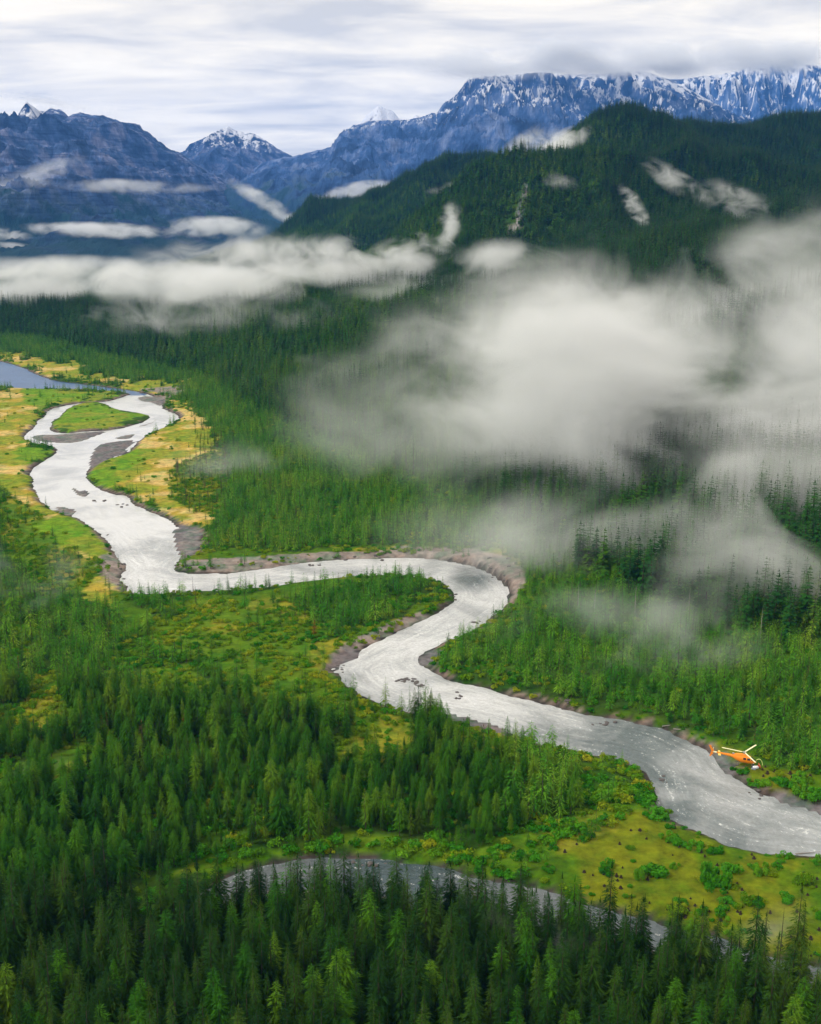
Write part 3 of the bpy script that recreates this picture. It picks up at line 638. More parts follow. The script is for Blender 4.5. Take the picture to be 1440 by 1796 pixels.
def place():
    # valley floor
    x, y = jitter_grid(-520, 520, 95, 1300, 2.55)
    z = zat(x, y); k = in_view(x, y, z); x, y = x[k], y[k]
    px, py, t = project(x, y, np.zeros_like(x))
    sdw, gr = water_fields(x, y); h = hill(x, y)
    jx = (fbm(x/14, y/14, 5, 4)-.5)*60; jy = (fbm(x/14+50, y/14, 1, 4)-.5)*34; qx, qy = px+jx, py+jy
    yel = pts_in(qx, qy, P_YEL); grn = pts_in(qx, qy, P_GRN); mead = pts_in(qx, qy, P_MEAD); scr = pts_in(qx, qy, P_SCRUB)
    fg = py > fg_row(px)
    u = rng.random(len(x)); cl = fbm(x/26, y/26, 3, 3); cl2 = fbm(x/60+9, y/60, 4, 3)
    dens = np.full(len(x), .86)                         # young forest
    dens = np.where(py > 1150, .95, dens)
    dens = np.where((cl < .36) & (py > 1050) & (px < 1150), dens*.16, dens)
    dens = np.where(scr, .11*(cl > .45)+.022, dens)
    edge_sc = scr & (cl > .60); dens = np.where(edge_sc, .22, dens)
    dens = np.where(yel | grn, .006, dens); dens = np.where(mead, .0035, dens)
    brn = inpoly(qx, qy, np.array(z4([(1000,600),(1120,680),(1170,850),(1110,1020),(1080,1100),(960,1040),(840,930),(850,820),(960,780)]))); dens = np.where(brn, .30, dens)
    isl = pts_in(px, py, [[(190,950),(300,990),(200,1040),(160,1080),(60,1040),(100,980)]]); dens = np.where(isl, .10, dens)
    dens = np.where(pts_in(px, py, ISLANDS), 0, dens)
    dens = np.where(fg, .88, dens)
    dens = np.where((sdw < 1.8) | (gr < 1.0), 0, dens)
    dens = np.where((sdw < 6) & ~fg, dens*.5, dens)
    heli = (np.hypot(x-HX, (y-HY)) < 9) | pts_in(px, py, [[(1225,1310),(1320,1315),(1345,1372),(1300,1372),(1240,1340)]]); dens = np.where(heli, 0, dens)
    dens = np.where(h > 6, 0, dens)
    k = u < dens
    x, y, px, py, cl, cl2, fg, scr, mead, yel, sdw, grn = [a[k] for a in (x, y, px, py, cl, cl2, fg, scr, mead, yel, sdw, grn)]
    v = rng.random(len(x)); g = rng.normal(0, 1, len(x))
    # heights
    leftmature = sstep(1120, 1300, py)*sstep(1100, 700, px)      # taller stand across the creek
    hh = 6.1 + 3.1*leftmature + 1.9*g*(.7+.4*leftmature)
    hh = np.where((py > 1240) & (px < 900), hh+2.0*(cl2-.5)*5, hh)
    hh = np.where(scr | mead | yel | grn, 5.2+1.4*g, hh)
    hh = np.where((sdw < 14) & ~fg, hh*.85, hh)
    hh = np.where(fg, 15.5+2.6*g, hh)
    hh = np.clip(hh, 2.6, 21)
    w = np.clip(rng.normal(1.0, .13, len(x)), .7, 1.4)
    kind = np.full(len(x), 'young', object)
    kind[(leftmature > .35+.35*v)] = 'pine'
    kind[(v > .72) & (kind == 'young')] = 'pine'
    kind[(leftmature > .8) & (v > .82)] = 'spruce'
    kind[(scr | mead | yel | grn) & (v > .35)] = 'pine'
    kind[(px < 120) & (py > 1000) & (v > .4)] = 'pine'
    kind[fg] = 'spruce'; kind[fg & (v > .9)] = 'pine'
    br = inpoly(px+5*g, py+3*g, np.array(z4([(980,600),(1120,680),(1190,850),(1130,1020),(1090,1110),(960,1040),(830,930),(840,820),(960,780)])))
    kind[br & (v < .6)] = 'brown'
    kind[(v < .012) & ~fg] = 'brown'
    for kk in TREES:
        s = kind == kk
        if s.any(): add(TREES[kk], x[s], y[s], hh[s], w[s])
    # single tall spruces that stand clear of the foreground forest
    for a_, b_, h_ in [(632,1652,17.5),(648,1655,16.5),(668,1650,15),(745,1652,14.5),(842,1668,18.5),(912,1664,16.5),(980,1690,14.5),(1064,1694,20),(1100,1712,15.5),(1182,1716,15.5),(1246,1735,15),(1318,1735,18),(1330,1742,15),(1388,1742,21),(1398,1748,18),(560,1640,14.5),(452,1640,14.5)]:
        X_, Y_ = flat(a_, b_); add(TREES['spruce'], np.array([X_]), np.array([Y_]), np.array([h_]), np.array([.92]))
    # hillside
    x, y = jitter_grid(-1100, 1500, 250, 3000, 4.6)
    z = zat(x, y); k = in_view(x, y, z, 60); x, y, z = x[k], y[k], z[k]
    h = hill(x, y); k = (h > 2)
    px, py, t = project(x, y, z)
    rock = inpoly(px, py, np.array([(882,415),(890,385),(905,345),(922,316),(925,325),(910,365),(918,388),(902,412)], float)) & (y < 1750)
    k &= ~(rock & (rng.random(len(x)) < .8)); u = rng.random(len(x)); k &= u < .93
    x, y, px, py = x[k], y[k], px[k], py[k]
    g = rng.normal(0, 1, len(x)); v = rng.random(len(x))
    hh = np.clip(15.0+2.4*g, 8, 22); w = np.clip(rng.normal(1.05, .14, len(x)), .7, 1.5)
    light = fbm(x/150+3, y/150, 2, 4)
    mid = inpoly(px, py, np.array([(280,690),(300,520),(600,500),(900,540),(820,700),(800,900),(560,800)], float))
    knoll = inpoly(px, py, np.array([(880,300),(1010,215),(1135,215),(1130,260),(1060,320),(980,420),(900,420)], float))  # lighter tree colour here paints the sunlit side of the hill
    far = inpoly(px, py, np.array([(400,450),(900,260),(960,400),(700,470)], float))
    pk = (v < np.where(mid, .80+1.4*(light-.5), np.where(knoll, .9, np.where(far, .8+1.5*(light-.5), .06+.9*np.clip(light-.52, 0, 1)))))
    add(TREES['pine'], x[pk], y[pk], hh[pk]*.85, w[pk]); add(TREES['dark'], x[~pk], y[~pk], hh[~pk], w[~pk])
    # low scrub
    x, y = jitter_grid(-430, 430, 170, 1250, 2.1)
    z = zat(x, y); k = in_view(x, y, z, 30, 2); x, y = x[k], y[k]
    px, py, t = project(x, y, np.zeros_like(x)); sdw, gr = water_fields(x, y); h = hill(x, y)
    jx = (fbm(x/14, y/14, 5, 4)-.5)*60; jy = (fbm(x/14+50, y/14, 1, 4)-.5)*34; qx, qy = px+jx, py+jy
    yel = pts_in(qx, qy, P_YEL) | pts_in(qx, qy, P_GRN) | pts_in(px, py, ISLANDS); mead = pts_in(qx, qy, P_MEAD); scr = pts_in(qx, qy, P_SCRUB); cl = fbm(x/9, y/9, 1, 3)
    clb = fbm(x/26, y/26, 3, 3); d = np.where((clb < .37) & (py > 1050) & (px < 1150), .8, .30); d = np.where(scr, np.where(cl > .45, .75, .25), d)
    d = np.where(yel, .012, d); d = np.where(mead, np.where(cl > .60, .20, .05), d); d = np.where((sdw < 1.2) | (gr < .5) | (h > 8), 0, d)
    d = np.where((sdw > 1.2) & (sdw < 6) & ~yel & (gr > 1), np.maximum(d, .35), d)
    d = np.where(pts_in(px, py, [[(690,965),(830,975),(925,1005),(935,1035),(900,1065),(885,1015),(800,984)]]), 0, d)
    d = np.where(pts_in(px, py, [[(1240,1315),(1305,1320),(1345,1352),(1335,1368),(1290,1368),(1245,1340)]]), 0, d)
    k = rng.random(len(x)) < d; x, y, px, py, mead, scr, cl_ = [a[k] for a in (x, y, px, py, mead, scr, cl)]
    v = rng.random(len(x)); s = rng.uniform(.7, 1.7, len(x))
    near = py > 1380; s = np.where(mead & (cl_ < .6), rng.uniform(.25, .7, len(x)), s)
    wi = (v < np.where(scr & ~near, .16, .45)) | (near & (v < .7))
    for nm, mk in (('willow', wi), ('scrub', ~wi)):
        add(SHR[nm], x[mk], y[mk], s[mk]*np.where(near[mk], 1.25, 1.0), np.ones(mk.sum()))
HX, HY = flat(1291, 1352)
place()
for d in (TREES, SHR):
    for k in d: d[k] = np.concatenate(d[k]) if d[k] else np.zeros((0, 5))
print('counts', {k: len(v) for k, v in {**TREES, **SHR}.items()})

def instancer(name, arr, meshes, nominal, label, mats_of):
    col = bpy.data.collections.new(name+'_sources')
    for i, me in enumerate(meshes): src(col, f'{name}_source_{i:02d}', me)
    n = len(arr); me = bpy.data.meshes.new(name); me.vertices.add(n); me.vertices.foreach_set('co', arr[:, :3].astype(np.float32).ravel())
    def attr(nm, ty, data, key):
        a = me.attributes.new(nm, ty, 'POINT'); a.data.foreach_set(key, data.ravel())
    s = arr[:, 3]/nominal; r_ = np.zeros((n, 3)); r_[:, 2] = rng.uniform(0, 6.283, n); r_[:, 0] = rng.normal(0, .02, n); r_[:, 1] = rng.normal(0, .02, n)
    attr('siz', 'FLOAT_VECTOR', np.stack([s*arr[:, 4], s*arr[:, 4], s], 1).astype(np.float32), 'vector')
    attr('rot', 'FLOAT_VECTOR', r_.astype(np.float32), 'vector')
    attr('pick', 'INT', rng.integers(0, len(meshes), n).astype(np.int32), 'value')
    o = obj(name, me)
    ng = bpy.data.node_groups.new(name+'_nodes', 'GeometryNodeTree')
    ng.interface.new_socket('Geometry', in_out='INPUT', socket_type='NodeSocketGeometry'); ng.interface.new_socket('Geometry', in_out='OUTPUT', socket_type='NodeSocketGeometry')
    gi = ng.nodes.new('NodeGroupInput'); go = ng.nodes.new('NodeGroupOutput')
    iop = ng.nodes.new('GeometryNodeInstanceOnPoints'); ci = ng.nodes.new('GeometryNodeCollectionInfo')
    ci.inputs['Collection'].default_value = col; ci.inputs['Separate Children'].default_value = True; ci.inputs['Reset Children'].default_value = True
    def na(nm, ty):
        q = ng.nodes.new('GeometryNodeInputNamedAttribute'); q.data_type = ty; q.inputs['Name'].default_value = nm
        return [s_ for s_ in q.outputs if s_.enabled and s_.name == 'Attribute'][0]
    iop.inputs['Pick Instance'].default_value = True
    ng.links.new(gi.outputs[0], iop.inputs['Points']); ng.links.new(ci.outputs[0], iop.inputs['Instance'])
    ng.links.new(na('pick', 'INT'), iop.inputs['Instance Index'])
    ng.links.new(na('rot', 'FLOAT_VECTOR'), iop.inputs['Rotation']); ng.links.new(na('siz', 'FLOAT_VECTOR'), iop.inputs['Scale'])
    ng.links.new(iop.outputs[0], go.inputs[0])
    md = o.modifiers.new('scatter', 'NODES'); md.node_group = ng
    for m in mats_of: me.materials.append(m)
    return props(o, label, kind='stuff')

# --- individual foreground spruces: the ones that show largest
allsp = np.concatenate([TREES['spruce'], TREES['pine']]); kd = np.array([0]*len(TREES['spruce'])+[1]*len(TREES['pine']))
px, py, t = project(allsp[:, 0], allsp[:, 1], allsp[:, 2]); tx, ty, _ = project(allsp[:, 0], allsp[:, 1], allsp[:, 2]+allsp[:, 3])
vis_h = np.clip(py, 0, 1796)-ty
ok = (px > -10) & (px < 1450) & (ty < 1760) & (vis_h > 25)
score = np.where(ok, (F*allsp[:, 3]/t), 0); order = np.argsort(-score)[:290]
sel = np.zeros(len(allsp), bool); sel[order] = True
HERO = allsp[sel]; hero_kd = kd[sel]
TREES['spruce'] = allsp[(kd == 0) & ~sel]; TREES['pine'] = allsp[(kd == 1) & ~sel]

def hero_set(mat, seeds, **k):
    out = []
    for s in seeds:
        kk = dict(seed=s, H=16., R=1.95, whorls=42, nb=12, leaf=5, base=.12, gap=.12, width=.8, droop=.28); kk.update(k)
        kk['R'] *= random.uniform(.68, 1.25); kk['blunt'] = kk.get('blunt', 0)+random.choice([0, 0, .15, .3]); kk['gap'] = kk.get('gap', .1)*random.uniform(.6, 2.2); kk['base'] = random.uniform(.08, .26)
        V, T = conifer(**kk); cm = mesh_from('crown', V, T, mat); tv, tt = trunk_geo(16., .22); tm = mesh_from('trunk', tv, tt, M['bark'])
        mv, mt, mi = merge([(V, T), (tv, tt)]); out.append((cm, tm, mesh_from('tree', mv, mt, [mat, M['bark']], mi)))
    return out
HS = hero_set(M['spruce'], range(10, 22)); HPn = hero_set(M['pine'], range(30, 34), R=2.6, blunt=.3)
mid_sp = [tree_mesh('t', M['spruce'], M['bark'], seed=50+i, H=10., R=1.4, whorls=22, nb=8, leaf=2) for i in range(5)]
mid_pn = [tree_mesh('t', M['pine'], M['bark'], seed=60+i, H=10., R=1.6, whorls=20, nb=8, leaf=2, blunt=.25) for i in range(6)]
mid_yg = [tree_mesh('t', M['young'], M['bark'], seed=70+i, H=10., R=2.5, whorls=15, nb=8, leaf=2, blunt=.5, base=.04) for i in range(6)]
mid_br = [tree_mesh('t', M['brown'], M['bark'], seed=80+i, H=10., R=1.5, whorls=14, nb=6, leaf=2, gap=.4) for i in range(3)]
far_dk = [tree_mesh('t', M['dark'], M['bark'], seed=90+i, H=10., R=1.45, whorls=17, nb=7, leaf=1, base=.05, width=1.0, droop=.5) for i in range(5)]
far_pn = [tree_mesh('t', M['pine'], M['bark'], seed=95+i, H=10., R=1.7, whorls=16, nb=7, leaf=1, base=.05, width=1.0, blunt=.15, droop=.5) for i in range(5)]

def zone(px, py):
    c = ['left edge', 'left', 'centre left', 'centre', 'centre right', 'right', 'right edge'][min(6, max(0, int(px/206)))]
    return c
def place_words(x, ybase, top):
    if ybase > 1900: row = 'nearest row'
    elif ybase > 1760: row = 'second forest row'
    elif ybase > 1640: row = 'creekside forest edge'
    else: row = 'stand beyond the creek'
    return f'{row}, {zone(x, ybase)}'
cnt = 0
def make_tree(rec, pack, name, cat, group, label, seedv):
    cm, tm, _ = pack; x, y, z, h, w = rec
    root = bpy.data.objects.new(name, None); C.objects.link(root); root.empty_display_size = 1
    root.location = (x, y, z); s = h/16.; root.scale = (s*w, s*w, s); root.rotation_euler = (random.gauss(0, .015), random.gauss(0, .015), seedv*6.283)
    props(root, label, cat, group)
    c = bpy.data.objects.new('crown', cm); c.parent = root; C.objects.link(c)
    k = bpy.data.objects.new('trunk', tm); k.parent = root; C.objects.link(k)
    return root
for i, rec in enumerate(HERO):
    p = HS if hero_kd[i] == 0 else HPn
    bx, by, _ = project(*rec[:3]); 
    tall = 'very tall' if rec[3] > 17.5 else 'tall' if rec[3] > 14.5 else 'shorter'
    wd = 'slender' if rec[4] < .93 else 'broad' if rec[4] > 1.1 else 'narrow'
    colr = 'dark green' if hero_kd[i] == 0 else 'lighter green'
    zn = place_words(float(bx), float(by), 0)
    make_tree(rec, random.choice(p), 'spruce_tree', 'tree', f'spruces in the {zn}', f'{tall} {wd} {colr} spruce in the {zn}', random.random())

# --- individual young trees standing apart on open ground
allp = np.concatenate([TREES['pine'], TREES['young']]); kd = np.array([0]*len(TREES['pine'])+[1]*len(TREES['young']))
px, py, t = project(allp[:, 0], allp[:, 1], allp[:, 2])
opn = pts_in(px, py, P_MEAD+P_YEL+P_GRN+P_SCRUB) & (px > 0) & (px < 1440)
sdw, _g = water_fields(allp[:, 0], allp[:, 1]); opn |= (sdw < 9) & (px > 0) & (px < 1440) & (py < 1640)
sc_ = np.where(opn, F*allp[:, 3]/t, 0); order = np.argsort(-sc_)[:260]; order = order[sc_[order] > 0]
sel = np.zeros(len(allp), bool); sel[order] = True
APART = allp[sel]; ap_kd = kd[sel]
TREES['pine'] = allp[(kd == 0) & ~sel]; TREES['young'] = allp[(kd == 1) & ~sel]
YG = hero_set(M['young'], range(40, 44), R=3.4, blunt=.35, whorls=20, nb=9, leaf=3); YP = hero_set(M['pine'], range(46, 50), R=2.9, blunt=.25, whorls=20, nb=9, leaf=3)
def where_words(px, py):
    if px > 930 and py > 1420: a = 'olive meadow'
    elif px > 1000 and py < 1420: a = 'grassy far river bank'
    elif py > 1440: a = 'brushy strip along the creek'
    elif px < 300 and py < 1060: a = 'yellow grass by the upper river'
    elif py < 960: a = 'golden flat by the upper river'
    elif px > 720: a = 'young growth inside the river bend'
    else: a = 'scrub meadow on the near bank'
    return f'{a}, {zone(px, py)}'
for i, rec in enumerate(APART):
    bx, by, _ = project(*rec[:3]); wz = where_words(float(bx), float(by))
    s = 'tall' if rec[3] > 6.5 else 'small' if rec[3] < 4.2 else 'medium'
    col_ = 'deep green' if ap_kd[i] == 0 else 'light green'
    make_tree(rec, random.choice(YP if ap_kd[i] == 0 else YG), 'young_pine', 'tree', f'young pines on the {wz}', f'{s} {col_} young pine on the {wz}', random.random())

# --- the mass of the forest
yv = TREES['spruce'][:, 1]; nearm = yv < 330
hs_me = [p[2] for p in HS]
a = TREES['spruce']; near_a = a[a[:, 1] < 300]; rest = a[a[:, 1] >= 300]
if len(near_a): instancer('foreground_forest', near_a, hs_me, 16., 'dense dark spruce forest between the nearest trees', [M['spruce'], M['bark']])
instancer('spruce_forest', rest, mid_sp, 10., 'dark spruces mixed through the stand on the near bank', [M['spruce'], M['bark']])
a = TREES['pine']; nn = a[a[:, 1] < 300]; midp = a[(a[:, 1] >= 300) & (a[:, 1] < 900)]; farp = a[a[:, 1] >= 900]
if len(nn): instancer('near_bank_forest', nn, [p[2] for p in HPn], 16., 'fresh green pines on the near bank of the creek', [M['pine'], M['bark']])
instancer('pine_forest', midp, mid_pn, 10., 'mid green pine forest on the near bank of the river', [M['pine'], M['bark']])
instancer('far_pine_forest', farp, far_pn, 10., 'bright green pine forest on the far hillside', [M['pine'], M['bark']])
instancer('young_forest', TREES['young'], mid_yg, 10., 'light green young forest on both banks of the river', [M['young'], M['bark']])
instancer('hillside_forest', TREES['dark'], far_dk, 10., 'dark mature forest covering the hillside', [M['dark'], M['bark']])
instancer('brown_forest', TREES['brown'], mid_br, 10., 'brown thinly needled trees beside the golden flat', [M['brown'], M['bark']])
def bush_mesh(mat, seed, n, leaf):
    V, T = bush(seed, n=n, leaf=leaf); return mesh_from('bush', V, T, mat)
bs = [bush_mesh(M['scrub'], i, 300, .15) for i in range(4)]; bw = [bush_mesh(M['willow'], 20+i, 340, .15) for i in range(4)]
# individual shrubs on the open meadow
W_ = np.concatenate([SHR['willow'], SHR['scrub']]); kd = np.array([0]*len(SHR['willow'])+[1]*len(SHR['scrub']))
px, py, t = project(W_[:, 0], W_[:, 1], W_[:, 2]); o1 = pts_in(px, py, P_MEAD[:2]) & (px > 5) & (px < 1435) & (py < 1780)
order = np.argsort(-np.where(o1, W_[:, 3]/t, 0))[:150]; sel = np.zeros(len(W_), bool); sel[order] = True; sel &= o1
hw = [bush_mesh(M['willow'], 120+i, 1100, .10) for i in range(4)]; hsx = [bush_mesh(M['scrub'], 130+i, 900, .10) for i in range(3)]
for i in np.where(sel)[0]:
    rec = W_[i]; bx, by, _ = project(*rec[:3]); big = rec[3] > 1.7
    o = obj('willow_shrub', random.choice(hw if kd[i] == 0 else hsx), None, tuple(rec[:3]))
    s = rec[3]*random.uniform(1.0, 1.45); o.scale = (s, s, s*random.uniform(.8, 1.2)); o.rotation_euler[2] = random.random()*6.28
    wz = where_words(float(bx), float(by)); c_ = 'rich green' if kd[i] == 0 else 'yellow green'
    props(o, f'{"large" if big else "small"} rounded {c_} shrub on the {wz}', 'shrub', f'shrubs on the {wz}')
SHR['willow'] = W_[(kd == 0) & ~sel]; SHR['scrub'] = W_[(kd == 1) & ~sel]
instancer('scrub_cover', SHR['scrub'], bs, 1., 'yellow green low scrub covering the open ground', [M['scrub']])
instancer('willow_cover', SHR['willow'], bw, 1., 'dark green low willow brush under the trees', [M['willow']])
#--OBJECTS--
def px_place(px, py): x, y = flat(px, py); return x, y, float(zat(np.array([x]), np.array([y]))[0])
for px_, py_, w_, h_, mk, lab in [(1237,1556,3.0,4.6,0,'tall dark leafy bush in the meadow, left of a pair'),(1264,1562,3.4,4.8,0,'tall dark leafy bush in the meadow, right of a pair'),(1282,1540,3.6,2.4,0,'wide low bush behind the pair of tall meadow bushes'),
   (1335,1541,3.0,2.6,0,'bright round bush in the middle of the meadow'),(1352,1547,2.4,1.6,1,'low yellow green bush beside the bright round meadow bush'),(1412,1562,3.2,2.2,1,'wide yellow green bush near the right meadow side'),(1436,1622,1.8,1.6,0,'small green bush at the lower right meadow edge'),
   (1183,1532,1.7,1.5,0,'single small bush in open meadow grass'),(1172,1482,3.0,2.2,0,'rounded bush at the meadow tip by the river'),(1192,1494,2.8,1.8,0,'second rounded bush at the meadow tip by the river'),(1218,1498,3.2,1.8,0,'low bush row behind the meadow tip'),(1252,1508,3.0,1.5,0,'end of the low bush row behind the meadow tip'),
   (1375,1510,2.6,1.5,0,'small bright bush on the river side of the meadow'),(1436,1518,2.0,1.5,0,'small bush on the river side at the right'),(962,1537,2.2,1.6,0,'rounded bush at the creek side of the meadow'),(1064,1530,2.4,1.9,0,'round green bush behind a spruce top in the meadow'),
   (1120,1556,1.9,3.6,0,'slim upright bush alone in the meadow'),(1012,1572,1.5,1.1,1,'small yellow green bush above the creek bend'),(1230,1612,1.9,1.5,0,'dark bush low in the meadow near the spruces'),(1292,1604,1.7,1.2,1,'yellow green bush low in the meadow near the spruces'),
   (1286,1354,1.5,1.2,0,'small bush under the helicopter tail boom'),(1303,1361,2.6,1.7,0,'bush on the bank under the helicopter'),(1322,1380,2.6,2.0,0,'dark bush on the bank below the gear bags'),(1340,1385,2.6,1.7,0,'second dark bush on the bank below the gear bags'),
   (1378,1389,3.2,2.6,0,'large dark bush on the bank right of the helicopter'),(1402,1402,3.4,2.5,0,'large bush above the shingle at the right'),(1427,1408,3.4,2.6,0,'large bush above the shingle at the right picture edge'),(1432,1352,4.2,3.6,0,'big light green bush at the right edge behind the bank'),(1405,1345,3.2,2.6,0,'green bush behind the olive bank at the right')]:
    x, y, z = px_place(px_, py_); o = obj('willow_shrub', random.choice(hw if mk == 0 else hsx), None, (x, y, z-.05)); o.scale = (w_*.62, w_*.62, h_*1.15); o.rotation_euler[2] = random.random()*6.28
    props(o, lab, 'shrub')
# ---- river stones
def rock_mesh(seed):
    r = random.Random(seed); bm = bmesh.new(); bmesh.ops.create_icosphere(bm, subdivisions=2, radius=.5)
    ds = [Vector((r.gauss(0, 1), r.gauss(0, 1), r.gauss(0, 1))).normalized() for _ in range(7)]; cs = [r.uniform(.28, .42) for _ in ds]
    for v in bm.verts:
        for d, c_ in zip(ds, cs):
            k = v.co.dot(d)
            if k > c_: v.co -= d*(k-c_)*.85
        v.co.z *= .7; v.co += Vector((r.uniform(-.02, .02), r.uniform(-.02, .02), 0))
    me = bpy.data.meshes.new('boulder'); bm.to_mesh(me); bm.free(); me.materials.append(M['rock']); return me
RK = [rock_mesh(i) for i in range(6)]
RCL = [(715,1193,18,22,5,'in midstream below the second bend'),(738,1203,9,14,3,'beside the midstream stones'),(806,1222,6,6,9,'near the bank under the young forest'),(998,1240,7,12,6,'at the far bank of the lower reach'),(1060,1268,7,22,8,'in the shallows of the lower reach'),
  (548,991,5,20,4,'at the inlet of the broad bend'),(835,1093,3,8,3,'in the bend by the leaning pines'),(172,878,5,18,5,'by the mid river gravel spit'),(215,886,5,22,4,'in the wide upstream pool'),(235,1043,7,16,4,'at the foot of the left point'),
  (1165,1366,6,9,12,'by the near bank point'),(1325,1392,5,14,7,'at the tip of the shingle by the helicopter'),(690,1035,3,10,3,'at the inner bend'),(795,1045,5,8,8,'on the tip of the inner bend'),(595,1172,6,10,8,'in the gravel notch of the near bank'),
  (640,1514,8,50,6,'in the creek rapids'),(830,1562,7,22,8,'in the lower creek run'),(880,1008,14,28,14,'along the stony outer bend'),(640,980,8,70,4,'along the stony far shore'),(215,1010,9,8,22,'on the rocky left point')]
for px_, py_, n_, wx, wy, where in RCL:
    for i in range(n_):
        x, y, z = px_place(px_+random.gauss(0, wx*.5), py_+random.gauss(0, wy*.5))
        if py_ > 1500 and abs(x) > 400: continue
        o = obj('boulder', random.choice(RK), None, (x, y, max(z, -.05)+random.uniform(-.08, .1))); s_ = random.uniform(.5, 1.5)*(1.25 if py_ < 1100 else 1)
        o.scale = (s_*random.uniform(.8, 1.5), s_, s_*random.uniform(.6, 1)); o.rotation_euler[2] = random.random()*6.28
        props(o, f'dark wet boulder {where}', 'boulder', f'boulders {where}')
# ---- stumps
def stump_mesh(seed):
    r = random.Random(seed); V = []; T = []; n = 9; zs = [-.2, .25, .6, .8]; rs = [.62, .40, .34, .30]
    for z_, q in zip(zs, rs):
        for k in range(n):
            a = k*6.283/n; w = q*(1+r.uniform(-.2, .25)); V.append((w*math.cos(a), w*math.sin(a), z_+(r.uniform(-.12, .25) if z_ == .8 else 0)))
    for j in range(3):
        for k in range(n): a = j*n+k; b = j*n+(k+1) % n; T += [(a, b, b+n), (a, b+n, a+n)]
    V.append((0, 0, .62)); c_ = len(V)-1
    for k in range(n): T.append((3*n+k, 3*n+(k+1) % n, c_))
    for k in range(4):
        a = r.uniform(0, 6.283); i = len(V); V += [(.3*math.cos(a-.4), .3*math.sin(a-.4), .15), (.3*math.cos(a+.4), .3*math.sin(a+.4), .15), (1.0*math.cos(a), 1.0*math.sin(a), -.1), (.3*math.cos(a), .3*math.sin(a), .38)]
        T += [(i, i+2, i+3), (i+1, i+3, i+2)]
    return mesh_from('tree_stump', V, T, M['stump'])
ST_ = [stump_mesh(i) for i in range(4)]
k = 0
while k < 70:
    a_, b_ = random.uniform(960, 1440), random.uniform(1450, 1720)
    if not inpoly(np.array([a_]), np.array([b_]), P_MEAD[0])[0]: continue
    x, y, z = px_place(a_, b_); s_, _q = water_fields(np.array([x]), np.array([y]))
    if s_[0] < 2: continue
    o = obj('tree_stump', random.choice(ST_), None, (x, y, z)); q = random.uniform(.35, .75); o.scale = (q, q, q*random.uniform(.7, 1.2)); o.rotation_euler[2] = random.random()*6.28
    w_ = where_words(a_, b_); props(o, f'small dark stump on the {w_}', 'tree stump', f'stumps on the {w_}'); k += 1
for i in range(14):
    x, y, z = px_place(random.uniform(1330, 1440), random.uniform(1355, 1378)); o = obj('tree_stump', random.choice(ST_), None, (x, y, z)); q = random.uniform(.5, .9); o.scale = (q, q, q)
    props(o, 'small dark stump on the olive bank right of the helicopter', 'tree stump', 'stumps on the olive bank right of the helicopter')
# ---- dead standing trees
def snag_mesh(seed, H=12.):
    r = random.Random(seed); V, T = trunk_geo(H, .17, 1.0)
    for i in range(16):
        z_ = H*r.uniform(.3, .95); a = r.uniform(0, 6.283); L = r.uniform(.4, 1.3)*(1.2-z_/H); j = len(V)
        V += [(0, 0, z_), (0, 0, z_+.09), (L*math.cos(a), L*math.sin(a), z_+r.uniform(-.2, .25)), (.05*math.sin(a), -.05*math.cos(a), z_+.03)]; T += [(j, j+1, j+2), (j, j+2, j+3), (j+1, j+3, j+2)]
    return V, T
for px_, py_, h_, where, mt in [(838,1650,12.5,'leafless snag standing over the creek run','bark'),(1338,1690,12,'leafless snag at the meadow edge, left of a close pair','bark'),(1366,1696,13,'leafless snag at the meadow edge, right of a close pair','bark'),
   (1013,1085,9,'pale dead trunk at the foot of the dark slope, leftmost','grey_bark'),(1042,1092,8,'pale dead trunk, second from the left at the dark slope foot','grey_bark'),(1112,1103,10,'pale dead trunk against the dark slope above the mist patch','grey_bark'),
   (1136,1105,7,'short pale dead trunk above the mist patch','grey_bark'),(1205,1118,11,'tallest pale dead trunk at the foot of the dark slope','grey_bark'),(1331,1150,10,'pale dead trunk below the great mist bank','grey_bark'),(200,1700,13,'leafless snag among the spruces at the lower left','bark')]:
    x, y, z = px_place(px_, py_); V, T = snag_mesh(int(px_), h_); o = obj('dead_tree', mesh_from('dead_tree', V, T, M[mt]), None, (x, y, z)); props(o, where, 'dead tree')
# ---- single remarkable trees
for px_, py_, h_, lab, nm, pk in [(552,1122,6.0,'orange brown dying pine in the scrub meadow','dying_pine','b'),(545,1283,5.5,'rust brown dying pine behind the near bank forest','dying_pine','b'),(325,1295,5.5,'orange tinged dying pine amid the left forest','dying_pine','b'),(190,700,3.0,'small brown dying pine by the upper river','dying_pine','b')]:
    x, y, z = px_place(px_, py_); V, T = conifer(seed=int(px_), H=16., R=3.1, whorls=18, nb=9, leaf=3, blunt=.3)
    cm = mesh_from('crown', V, T, M['rust'] if px_ > 200 else M['brown']); tv, tt = trunk_geo(16., .22); make_tree((x, y, z, h_, 1.0), (cm, mesh_from('trunk', tv, tt, M['bark']), None), nm, 'tree', None, lab, .3)
x, y, z = px_place(948, 1425); o = obj('willow_shrub', bush_mesh(M['scrub'], 777, 1600, .07), None, (x, y, z)); o.scale = (3.1, 3.1, 4.6); props(o, 'round yellow green bush taller than the brush, near the forest edge', 'shrub')
